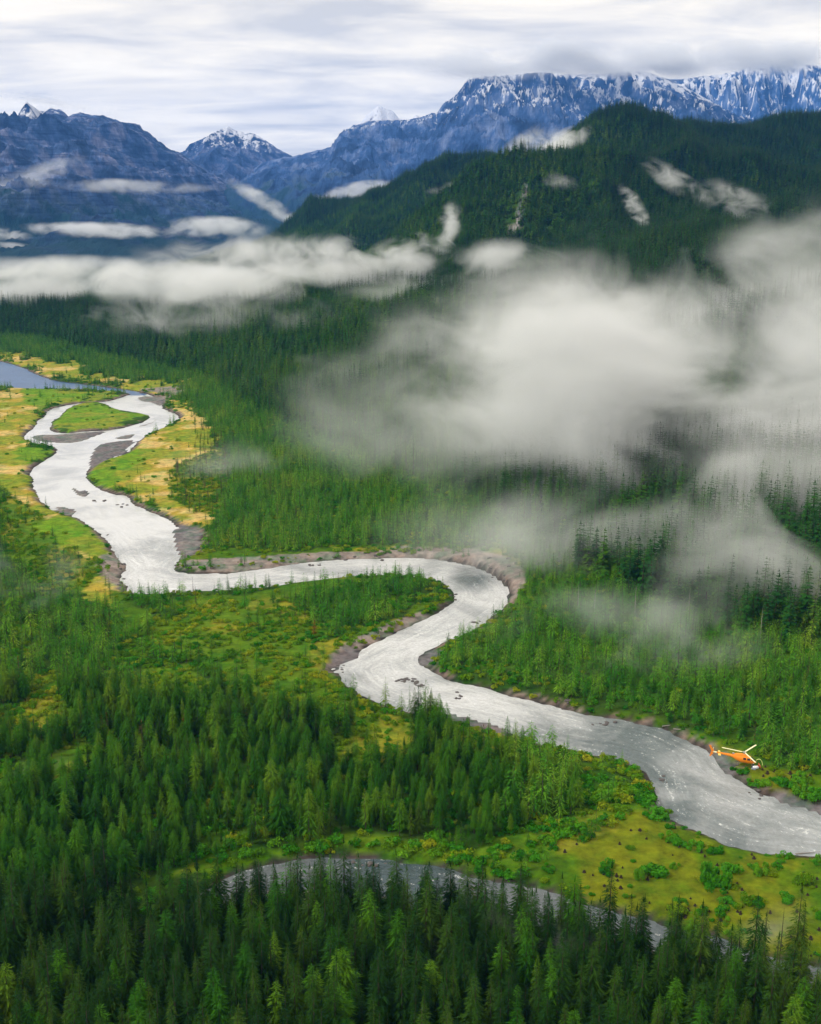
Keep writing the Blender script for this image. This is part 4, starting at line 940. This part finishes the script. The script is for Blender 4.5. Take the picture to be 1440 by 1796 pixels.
# ---- driftwood
def log_mesh(L, r_):
    V, T = trunk_geo(L, r_, 1.0); return mesh_from('driftwood_log', V, T, M['grey_bark'])
for px_, py_, L, a, lab in [(1165,1277,9,.2,'long grey log on the far bank beside the river'),(1185,1284,7,-.3,'short grey log on the far bank by the grass'),(600,1176,6,.9,'grey log lodged at the gravel notch'),(960,1570,5,1.8,'dark grey driftwood at the creek mouth of the meadow'),(815,1545,5,.4,'pale root wood on the creek bank'),(1400,1498,6,.1,'driftwood on the meadow shore at the right')]:
    x, y, z = px_place(px_, py_); o = obj('driftwood_log', log_mesh(L, .16), None, (x, y, z+.3)); o.rotation_euler = (0, math.pi/2-.04, a); props(o, lab, 'log')

# ---- helicopter (x forward, z up, origin under the mast at skid level)
def paint(name, col, rough=.35, spec=.5, metal=0):
    m, nt, b = new_mat(name); tc = N(nt, 'ShaderNodeTexCoord'); n = N(nt, 'ShaderNodeTexNoise', i_Scale=2.5, i_Detail=5.0); nt.links.new(tc.outputs['Object'], n.inputs['Vector'])
    nt.links.new(mix(nt, n.outputs[0], [c*.88 for c in col], [min(1, c*1.08) for c in col]), b.inputs['Base Color']); b.inputs['Roughness'].default_value = rough; b.inputs['Metallic'].default_value = metal; b.inputs['Specular IOR Level'].default_value = spec; return m
PO, PY, PW, PG, PM, PD = paint('orange_paint', (.90,.26,.01)), paint('yellow_paint', (.85,.60,.12)), paint('cream_blade_paint', (.86,.82,.50)), paint('dark_cabin_glass', (.02,.02,.025), .08), paint('bare_metal', (.45,.45,.45), .4, .5, .6), paint('black_trim', (.03,.03,.03), .6)
RINGS = [(3.12,1.22,.10,.10),(2.95,1.25,.38,.30),(2.6,1.34,.62,.52),(2.1,1.46,.80,.74),(1.4,1.58,.92,.90),(.5,1.62,.94,.96),(-.6,1.66,.90,.92),(-1.4,1.76,.74,.76),(-2.1,1.90,.52,.54),(-2.8,2.02,.34,.36),(-4.2,2.14,.26,.27),(-5.8,2.24,.20,.21),(-7.4,2.34,.15,.16)]
def ring_at(x):
    R_ = np.array(RINGS)[::-1]; return [np.interp(x, R_[:, 0], R_[:, k]) for k in (1, 2, 3)]
def loft(x0, x1, a0, a1, nx, na, off=0., closed=False, mat=None, name='body', thick=None, cap=True):
    V = []; T = []; xs = np.linspace(x0, x1, nx)
    for x_ in xs:
        zc, w, h_ = ring_at(x_)
        for k in range(na if closed else na+1):
            a = a0+(a1-a0)*k/na; c_, s_ = math.cos(a), math.sin(a); e = .82
            V.append((x_, (w+off)*math.copysign(abs(c_)**e, c_), zc+(h_+off)*math.copysign(abs(s_)**e, s_)))
    m_ = na if closed else na+1
    for i in range(nx-1):
        for k in range(na):
            a = i*m_+k; b = i*m_+(k+1) % m_; T.append((a, b, b+m_, a+m_))
    if closed and cap: T.append(tuple(range(m_))); T.append(tuple(reversed(range((nx-1)*m_, nx*m_))))
    return mesh_from(name, V, T, mat, smooth=True)
def tube(P, r_, n=8):
    V = []; T = []; P = [Vector(p) for p in P]
    for i, p in enumerate(P):
        d = (P[min(i+1, len(P)-1)]-P[max(i-1, 0)]).normalized(); u_ = d.orthogonal().normalized(); v_ = d.cross(u_)
        rr_ = r_[i] if isinstance(r_, (list, tuple)) else r_
        for k in range(n): V.append(tuple(p+(u_*math.cos(k*6.283/n)+v_*math.sin(k*6.283/n))*rr_))
    for i in range(len(P)-1):
        for k in range(n): a = i*n+k; b = i*n+(k+1) % n; T.append((a, b, b+n, a+n))
    T.append(tuple(reversed(range(n)))); T.append(tuple(range((len(P)-1)*n, len(P)*n))); return V, T
def slab(pts, t, axis=1):
    """outline in two coordinates extruded symmetrically"""
    V = []; n = len(pts)
    for s_ in (-t/2, t/2):
        for a, b in pts: V.append((a, s_, b) if axis == 1 else (a, b, s_))
    T = [tuple(range(n)), tuple(reversed(range(n, 2*n)))]+[(i, i+n, (i+1) % n+n, (i+1) % n) for i in range(n)]
    return V, T
heli = bpy.data.objects.new('helicopter', None); C.objects.link(heli)
hx, hy, hz = px_place(1301, 1352.5); heli.location = (hx, hy, hz+.45); heli.rotation_euler = (math.radians(2), math.radians(4), math.radians(-11)); heli.scale = (1.0, 1.0, 1.0)
props(heli, 'orange helicopter hovering with its nose over the grassy river bank', 'helicopter')
body = obj('fuselage', loft(3.12, -2.8, 0, 2*math.pi, 34, 24, closed=True, mat=PO), heli)
ws_ = obj('windscreen', loft(2.98, 1.75, .30, math.pi-.30, 10, 14, .014, mat=PG, name='windscreen'), heli)
for v0, v1 in (((.42, 1.0)), ):
    pass
obj('nose_window', loft(2.9, 2.3, -.75, -.12, 6, 5, .014, mat=PG, name='nose_window'), heli)
o = obj('door', loft(1.60, .70, -.55, .75, 8, 8, .016, mat=PO, name='door'), heli); obj('pane', loft(1.54, .80, .12, .70, 8, 6, .030, mat=PG, name='pane'), o)
o = obj('door', loft(1.60, .70, math.pi-.75, math.pi+.55, 8, 8, .016, mat=PO, name='door'), heli); obj('pane', loft(1.54, .80, math.pi-.70, math.pi-.12, 8, 6, .030, mat=PG, name='pane'), o)
o = obj('rear_window', loft(.55, -.15, math.pi-.66, math.pi-.12, 8, 6, .016, mat=PG, name='rear_window'), heli); obj('rear_window', loft(.55, -.15, .12, .66, 8, 6, .016, mat=PG, name='rear_window'), heli)
obj('tail_boom', loft(-2.8, -6.5, 0, 2*math.pi, 12, 16, .0, closed=True, mat=PO, name='tail_boom'), heli)
obj('tail_band', loft(-6.5, -7.4, 0, 2*math.pi, 4, 16, .0, closed=True, mat=PW, name='tail_band'), heli)
V, T = slab([(-7.0,2.36),(-7.7,2.36),(-8.55,3.95),(-8.05,3.98)], .09); V2, T2 = slab([(-7.05,2.30),(-7.75,2.30),(-8.05,.98),(-7.75,1.0)], .085)
o = obj('tail_fin', mesh_from('tail_fin', V, T, PO), heli); obj('tail_fin', mesh_from('tail_fin', V2, T2, PO), heli)
V, T = slab([(-5.5,-1.25),(-5.55,1.25),(-6.05,1.25),(-6.15,-1.25)], .07, 2); V = [(a, b, c_+2.2) for a, b, c_ in V]; obj('stabilizer', mesh_from('stabilizer', V, T, PY), heli)
# engine cowling
def cowl():
    V = []; T = []; xs = [.95, .6, .1, -.6, -1.3, -1.9, -2.35]; hs = [2.5, 2.78, 2.95, 2.98, 2.92, 2.8, 2.6]; ws = [.25, .42, .5, .5, .46, .4, .3]
    n = 9
    for x_, h_, w in zip(xs, hs, ws):
        for k in range(n): a = math.pi*k/(n-1); V.append((x_, w*math.cos(a)*1.0, 2.2+(h_-2.2)*math.sin(a)**.7))
    for i in range(len(xs)-1):
        for k in range(n-1): a = i*n+k; T.append((a, a+1, a+n+1, a+n))
    T.append(tuple(range(n))); T.append(tuple(reversed(range((len(xs)-1)*n, len(xs)*n)))); return V, T
V, T = cowl(); cw = obj('engine_cowling', mesh_from('engine_cowling', V, T, PO, smooth=False), heli)
V, T = tube([(-2.3, 0, 2.62), (-2.75, 0, 2.75)], [.2, .22], 10); obj('exhaust', mesh_from('exhaust', V, T, PM), cw)
V, T = tube([(0, 0, 2.9), (0, 0, 3.42)], [.16, .09], 10); obj('mast', mesh_from('mast', V, T, PM), heli)
hub = obj('rotor_hub', mesh_from('rotor_hub', *merge([tube([(0, 0, 3.34), (0, 0, 3.52)], [.34, .30], 12), tube([(-.55, 0, 3.42), (.5, 0, 3.42)], .09, 8)])[:2], PM), heli)
for az in (176, 54, -66):
    a = math.radians(az); V, T = slab([(.3,-.10),(.9,-.17),(5.35,-.17),(5.42,.0),(5.35,.19),(.9,.19),(.3,.10)], .05, 2)
    V = [(x_*math.cos(a)-y_*math.sin(a), x_*math.sin(a)+y_*math.cos(a), z_+3.43+.006*x_*x_) for x_, y_, z_ in V]
    obj('rotor_blade', mesh_from('rotor_blade', V, T, PW), hub)
V, T = slab([(-.08,-.93),(.08,-.93),(.10,.93),(-.10,.93)], .03); V = [(a-7.35, b+.26, c_+2.45) for a, b, c_ in V]; obj('tail_rotor', mesh_from('tail_rotor', V, T, PW), heli)
for sy in (-1, 1):
    V, T = tube([(-1.9, sy*1.05, .06), (1.5, sy*1.05, .06), (2.0, sy*1.05, .12), (2.3, sy*1.05, .34)], .055); sk = obj('skid', mesh_from('skid', V, T, PD), heli)
    for x_ in (-1.0, .95): V, T = tube([(x_, sy*1.05, .07), (x_, sy*.85, .55), (x_, sy*.4, .80)], .05); obj('strut', mesh_from('strut', V, T, PD), sk)
# ---- people unloading under the nose
def skin_obj(name, joints, edges, radii, mat, parent, root=0):
    me = bpy.data.meshes.new(name); me.from_pydata(joints, edges, []); me.materials.append(mat); o = obj(name, me, parent)
    sm = o.modifiers.new('skin', 'SKIN')
    for i, r_ in enumerate(radii): me.skin_vertices[0].data[i].radius = (r_, r_)
    me.skin_vertices[0].data[root].use_root = True
    ss = o.modifiers.new('sub', 'SUBSURF'); ss.levels = 1; ss.render_levels = 2; return o
def person(px_, py_, rz, jacket, trouser, helmet, label, lean=.35):
    x, y, z = px_place(px_, py_); root = bpy.data.objects.new('person', None); C.objects.link(root); root.location = (x, y, z); root.rotation_euler[2] = rz
    props(root, label, 'person', 'people crouching under the helicopter nose')
    # crouching: hips low, one knee down, torso leaning forward (+x)
    J = {'pel': (0,0,.48), 'wst': (.08,0,.62), 'chs': (.24,0,.82), 'nck': (.34,0,.98), 'hd': (.41,0,1.08), 'top': (.42,0,1.20),
         'hl': (.02,.10,.45), 'kl': (.42,.15,.50), 'al': (.36,.15,.09), 'fl': (.56,.15,.05), 'hr': (.02,-.10,.45), 'kr': (.30,-.16,.14), 'ar': (-.12,-.16,.10), 'fr': (-.22,-.16,.05),
         'sl': (.27,.19,.86), 'el': (.46,.26,.66), 'wl': (.66,.18,.56), 'sr': (.27,-.19,.86), 'er': (.47,-.24,.66), 'wr': (.66,-.14,.54)}
    E = [('pel','wst'),('wst','chs'),('chs','nck'),('nck','hd'),('hd','top'),('pel','hl'),('hl','kl'),('kl','al'),('al','fl'),('pel','hr'),('hr','kr'),('kr','ar'),('ar','fr'),('chs','sl'),('sl','el'),('el','wl'),('chs','sr'),('sr','er'),('er','wr')]
    Rr = dict(pel=.13, wst=.13, chs=.15, nck=.06, hd=.095, top=.07, hl=.09, kl=.065, al=.045, fl=.04, hr=.09, kr=.065, ar=.045, fr=.04, sl=.065, el=.045, wl=.035, sr=.065, er=.045, wr=.035)
    J2 = dict(J); E2 = list(E); R2 = dict(Rr)
    for sd_, w in (('l', J['wl']), ('r', J['wr'])):           # hands: palm, four fingers and a thumb
        pl = (w[0]+.07, w[1], w[2]-.03); J2['p'+sd_] = pl; E2.append(('w'+sd_, 'p'+sd_)); R2['p'+sd_] = .032
        for q in range(4):
            m1 = (pl[0]+.05, pl[1]+(q-1.5)*.022, pl[2]-.015); m2 = (pl[0]+.075-.006*abs(q-1), pl[1]+(q-1.5)*.024, pl[2]-.05)
            J2[f'{sd_}{q}a'] = m1; J2[f'{sd_}{q}b'] = m2; E2 += [('p'+sd_, f'{sd_}{q}a'), (f'{sd_}{q}a', f'{sd_}{q}b')]; R2[f'{sd_}{q}a'] = .010; R2[f'{sd_}{q}b'] = .008
        tb = (pl[0]+.02, pl[1]+(-.055 if sd_ == 'l' else .055), pl[2]-.01); J2[sd_+'t'] = tb; E2.append(('p'+sd_, sd_+'t')); R2[sd_+'t'] = .011
    ks = list(J2); b_ = skin_obj('body', [J2[k] for k in ks], [(ks.index(a), ks.index(b)) for a, b in E2], [R2[k] for k in ks], MSKIN, root)
    def part(name, keys, extra, mat):
        kk = [k for k in keys]; es = [(kk.index(a), kk.index(b)) for a, b in E if a in kk and b in kk]
        skin_obj(name, [J[k] for k in kk], es, [Rr[k]+extra for k in kk], mat, root)
    part('jacket', ['wst','chs','sl','el','wl','sr','er','wr'], .03, jacket); part('trousers', ['pel','wst','hl','kl','al','hr','kr','ar'], .022, trouser)
    for k1, k2 in (('al','fl'), ('ar','fr')):
        V, T = tube([J[k1], ((J[k1][0]+J[k2][0])/2, J[k1][1], .075), J[k2]], [.065, .07, .05], 10); obj('boot', mesh_from('boot', V, T, PD, smooth=True), root)
    bm = bmesh.new(); bmesh.ops.create_uvsphere(bm, u_segments=16, v_segments=10, radius=.155)
    bmesh.ops.delete(bm, geom=[v for v in bm.verts if v.co.z < -.03], context='VERTS'); me_ = bpy.data.meshes.new('helmet'); bm.to_mesh(me_); bm.free(); me_.materials.append(helmet)
    for p in me_.polygons: p.use_smooth = True
    obj('helmet', me_, root, (.42, 0, 1.13))
    V, T = tube([(.49, .035, 1.10), (.52, .035, 1.10)], .014, 8); obj('eye', mesh_from('eye', V, T, PD), root); V, T = tube([(.49, -.035, 1.10), (.52, -.035, 1.10)], .014, 8); obj('eye', mesh_from('eye', V, T, PD), root)
    V, T = tube([(.49, 0, 1.09), (.535, 0, 1.055)], [.012, .018], 8); obj('nose', mesh_from('nose', V, T, MSKIN), root)
    return root
MSKIN = simple('skin', (.55,.33,.22), .5, scale=8, var=.08); RED = simple('red_cloth', (.62,.05,.02), .8); DKC = simple('dark_teal_cloth', (.02,.045,.05), .8); WHT = simple('white_cloth', (.78,.80,.82), .7); BLU = simple('grey_cloth', (.22,.25,.30), .8); HV = simple('pale_green_webbing', (.70,.80,.30), .6)
person(1332.5, 1357.5, math.radians(150), RED, RED, RED, 'person in a red jacket crouching below the helicopter nose')
person(1317, 1355.5, math.radians(-20), DKC, DKC, WHT, 'person in dark clothing and pale helmet crouching under the helicopter cabin')
def bag(px_, py_, mat, sz, lab, rz):
    x, y, z = px_place(px_, py_); bm = bmesh.new(); bmesh.ops.create_cube(bm, size=1); bmesh.ops.subdivide_edges(bm, edges=bm.edges, cuts=4, use_grid_fill=True)
    for v in bm.verts:
        q = v.co.normalized()*.6; v.co = v.co.lerp(q, .55); v.co.x *= sz[0]; v.co.y *= sz[1]; v.co.z = (v.co.z+.42)*sz[2]; v.co += Vector((random.uniform(-.02, .02), random.uniform(-.02, .02), 0))
    me_ = bpy.data.meshes.new('gear_bag'); bm.to_mesh(me_); bm.free(); me_.materials.append(mat)
    for p in me_.polygons: p.use_smooth = True
    o = obj('gear_bag', me_, None, (x, y, z)); o.rotation_euler[2] = rz; V, T = tube([(-sz[0]*.3, 0, sz[2]*.85), (-sz[0]*.15, 0, sz[2]*1.1), (sz[0]*.15, 0, sz[2]*1.1), (sz[0]*.3, 0, sz[2]*.85)], .025); obj('handle', mesh_from('handle', V, T, PD), o)
    props(o, lab, 'bag')
bag(1324.5, 1357.5, WHT, (1.4, .8, .62), 'white gear bag between the two crouching people', .2); bag(1321, 1359.5, BLU, (1.1, .6, .4), 'grey gear bag in front of the white gear bag', -.3)
x, y, z = px_place(1331, 1352.5); V, T = tube([(math.cos(a)*.9, 0, math.sin(a)*1.5) for a in np.linspace(0, 2.3, 12)], .07); o = obj('webbing_sling', mesh_from('webbing_sling', V, T, HV), None, (x-.2, y, z+.2)); o.rotation_euler[2] = -.3; props(o, 'pale green webbing loop arching behind the red jacket', 'sling')
#--MIST--
def mist_mat(name, dens, scale, a, c, b, col, seed, stretch=(1, 1, 1.5), det=4.0, warp=3.0, rough=.55, dist=.6, aniso=.0):
    m = bpy.data.materials.new(name); m.use_nodes = True; nt = m.node_tree; nt.nodes.clear()
    out = N(nt, 'ShaderNodeOutputMaterial'); pv = N(nt, 'ShaderNodeVolumePrincipled'); nt.links.new(pv.outputs[0], out.inputs['Volume'])
    pv.inputs['Color'].default_value = (*col, 1); pv.inputs['Anisotropy'].default_value = aniso
    tc = N(nt, 'ShaderNodeTexCoord'); geo = N(nt, 'ShaderNodeNewGeometry')
    w = N(nt, 'ShaderNodeTexNoise', i_Scale=.42/scale, i_Detail=1.0); p = vmath(nt, 'MULTIPLY', vmath(nt, 'ADD', geo.outputs['Position'], (seed*311.7, seed*97.3, seed*53.1)), stretch); nt.links.new(p, w.inputs['Vector'])
    wv = vmath(nt, 'SCALE', vmath(nt, 'SUBTRACT', w.outputs[1], (.5, .5, .5)), None); wv.node.inputs['Scale'].default_value = warp
    r = vmath(nt, 'LENGTH', vmath(nt, 'ADD', tc.outputs['Object'], wv), None); r0 = vmath(nt, 'LENGTH', tc.outputs['Object'], None)
    n = N(nt, 'ShaderNodeTexNoise', i_Scale=1.0/scale, i_Detail=det, i_Roughness=rough, i_Distortion=dist); nt.links.new(p, n.inputs['Vector'])
    edge = math_n(nt, 'SUBTRACT', 1.0, r)
    e2 = math_n(nt, 'MULTIPLY', math_n(nt, 'SUBTRACT', 1.0, r0), 2.2, clamp=True)
    t = math_n(nt, 'ADD', math_n(nt, 'MULTIPLY', n.outputs[0], a), math_n(nt, 'MULTIPLY_ADD', edge, c, -b)); t = math_n(nt, 'MAXIMUM', t, 0.0)
    nt.links.new(math_n(nt, 'MULTIPLY', math_n(nt, 'MULTIPLY', e2, t), dens), pv.inputs['Density'])
    return m
def mist(label, px, py, Y, r, dens, scale, a=5.5, c=2.2, b=3.1, col=(.96, .975, .99), rot=0., tilt=0., seed=None, stretch=(1, 1, 1.5), step=.4, **k):
    mist.n += 1; sd_ = seed if seed is not None else mist.n
    bm = bmesh.new(); bmesh.ops.create_icosphere(bm, subdivisions=3, radius=1.04); me = bpy.data.meshes.new('mist'); bm.to_mesh(me); bm.free()
    m = mist_mat('mist_air', dens, scale, a, c, b, col, sd_, stretch, **k); m.cycles.volume_step_rate = step; me.materials.append(m)
    o = obj('mist', me, None, at(px, py, Y)); o.scale = r; o.rotation_euler = (0, tilt, rot)
    return props(o, label, kind='stuff')
mist.n = 0
# the long band over the lower slope on the left
SOFT = dict(a=5.4, b=3.05, c=1.9, det=6.0, rough=.58)
WISP = dict(a=8.5, b=4.85, c=2.5, det=6.0, rough=.62, dist=1.0)
mist('long white band of mist across the left valley and lower hill', 370, 497, 1190, (540, 90, 29), .032, 62, rot=-.60, a=7.0, b=3.6, c=2.0, det=7.0, rough=.62, warp=3.5)
mist('left end of the white mist band at the picture edge', 20, 515, 1420, (190, 80, 30), .030, 70, **SOFT)
mist('ragged upper edge of the white mist band', 520, 455, 1130, (230, 60, 28), .022, 55, rot=-.55, **WISP)
mist('thin mist feathering down over the forest edge', 430, 560, 1060, (260, 60, 30), .008, 50, rot=-.5, **WISP)
mist('ragged right end of the white mist band', 900, 470, 960, (85, 50, 26), .030, 50, **SOFT)
# the great bank on the right, one body of mist hanging in front of the slope
mist('great soft grey mist bank hanging over the right slope', 1260, 745, 500, (172, 62, 88), .024, 52, col=(.93, .945, .96), a=7.6, b=3.75, c=1.9, det=7.0, rough=.62, tilt=.18, warp=2.2)
mist('brightest rounded left head of the grey mist bank', 960, 630, 540, (82, 52, 54), .028, 44, col=(.95, .96, .97), a=7.4, b=3.75, c=2.0, det=7.0, rough=.62)
mist('dense right end of the grey mist bank', 1440, 880, 430, (78, 44, 60), .026, 48, col=(.93, .94, .95), a=5.0, b=2.3, c=1.8, det=6.0, rough=.56)
mist('ragged mist above the right bank over dark trees', 1180, 520, 800, (150, 60, 34), .012, 60, **SOFT)
mist('mist climbing the slope at the right edge', 1430, 470, 800, (90, 60, 62), .014, 60, **SOFT)
mist('thin mist drifting left of the great bank', 820, 760, 560, (105, 45, 60), .010, 60, **SOFT)
mist('thin mist trailing below the great bank', 1060, 930, 410, (95, 26, 30), .013, 44, **SOFT)
mist('pale mist tail hanging over the lower right slope', 1420, 1030, 345, (54, 24, 48), .040, 40, col=(.93, .94, .95), **SOFT)
mist('faint veil over the middle forest', 660, 640, 780, (190, 60, 60), .005, 70, **SOFT)
# low patches
mist('soft mist patch over the young trees inside the river bend', 1090, 1115, 322, (54, 26, 18), .014, 20, **SOFT)
mist('small mist patch by the golden flat', 415, 830, 575, (48, 30, 22), .013, 30, **SOFT)
mist('low mist at the left edge of the near bank', 10, 1060, 372, (42, 26, 24), .018, 30, **SOFT)
mist('faint mist wisp over the left spruces', 85, 1375, 250, (16, 10, 9), .035, 12, **SOFT)
mist('faint mist among the foreground spruces', 900, 1710, 172, (22, 10, 13), .045, 12, **SOFT)
mist('faint mist in the right foreground corner', 1400, 1660, 186, (13, 8, 9), .035, 12, **SOFT)
# wisps on the hill
for L, x, y, Y, r, d, sc, t in [
  ('bright wisp spilling over the hill shoulder', 985, 252, 1500, (44, 30, 17), .060, 24, -.45),
  ('pale wisp rising behind the hill shoulder', 930, 255, 1900, (60, 30, 28), .030, 34, -.5),
  ('curled wisp on the dark hill face', 1112, 362, 1230, (30, 14, 11), .05, 12, .95),
  ('wisp drifting up the dark hill face', 1190, 322, 1330, (56, 20, 15), .030, 20, .55),
  ('broken mist on the right of the dark hill face', 1285, 350, 1150, (46, 20, 20), .026, 20, .2),
  ('upright mist plume below the cliff', 785, 402, 1150, (15, 16, 34), .050, 18, .3),
  ('low mist plume left of the cliff', 700, 440, 1080, (40, 20, 16), .030, 20, -.3),
  ('mist lying in the saddle of the far ridge', 850, 318, 1700, (95, 30, 14), .018, 26, -.2),
  ('thin mist trailing over the hill flank', 990, 330, 1350, (34, 20, 16), .022, 20, .5)]:
    mist(L, x, y, Y, r, d*.8, sc, tilt=t, a=8.0, b=4.1, c=2.0, det=7.0, rough=.64, warp=2.2, dist=.8)
# cloud lying against the mountains
STRIP = dict(a=8.5, b=4.2, c=2.1, det=7.0, rough=.62, warp=2.6, stretch=(1, 1, 1.8))
for L, x, y, Y, r, d, sc, t in [
  ('flat white cloud strip low on the left massif', 175, 404, 3600, (215, 80, 22), .020, 60, .03),
  ('second flat white cloud strip low on the left massif', 372, 399, 3600, (150, 80, 30), .018, 60, 0),
  ('short white cloud at the left edge of the massif', -5, 408, 3600, (90, 60, 22), .020, 60, .1),
  ('lower white cloud at the left edge of the massif', 0, 433, 3500, (80, 60, 13), .020, 60, .0),
  ('thin diagonal cloud across the left massif', 45, 318, 4300, (200, 90, 36), .007, 80, -.35),
  ('thin level cloud across the left massif', 225, 327, 4300, (260, 90, 24), .007, 80, .02),
  ('white cloud in the gap between the massifs', 470, 358, 3900, (150, 80, 24), .015, 60, .55),
  ('white cloud lying behind the green ridge', 620, 335, 5200, (190, 90, 32), .014, 90, -.15)]:
    mist(L, x, y, Y, tuple(q*1.3 for q in r), d*.6, sc, tilt=t, **STRIP)
for L, x, y, Y, r, d, sc, t in [
  ('grey cloud hiding the summits of the right massif', 1030, 106, 8000, (1350, 600, 165), .0085, 420, .0),
  ('grey cloud hiding the cliff top at the far right', 1300, 100, 8000, (1000, 500, 125), .0070, 420, .03),
  ('grey cloud touching the top of the left massif', 110, 180, 6800, (330, 200, 36), .004, 200, .1)]:
    mist(L, x, y, Y, r, d, sc, tilt=t, stretch=(1, 1, 2.2), **SOFT)
# the air itself
hb = bmesh.new(); bmesh.ops.create_cube(hb, size=1); hm = bpy.data.meshes.new('haze'); hb.to_mesh(hm); hb.free()
ho = obj('haze', hm, None, (0, 6500, 700)); ho.scale = (19600, 17200, 1620)
m = bpy.data.materials.new('haze_air'); m.use_nodes = True; nt = m.node_tree; nt.nodes.clear()
out = N(nt, 'ShaderNodeOutputMaterial'); pv = N(nt, 'ShaderNodeVolumePrincipled'); nt.links.new(pv.outputs[0], out.inputs['Volume'])
pv.inputs['Color'].default_value = (.10, .34, .95, 1); pv.inputs['Density'].default_value = 4.8e-5
hm.materials.append(m); props(ho, 'blue haze filling the valley air', kind='stuff')
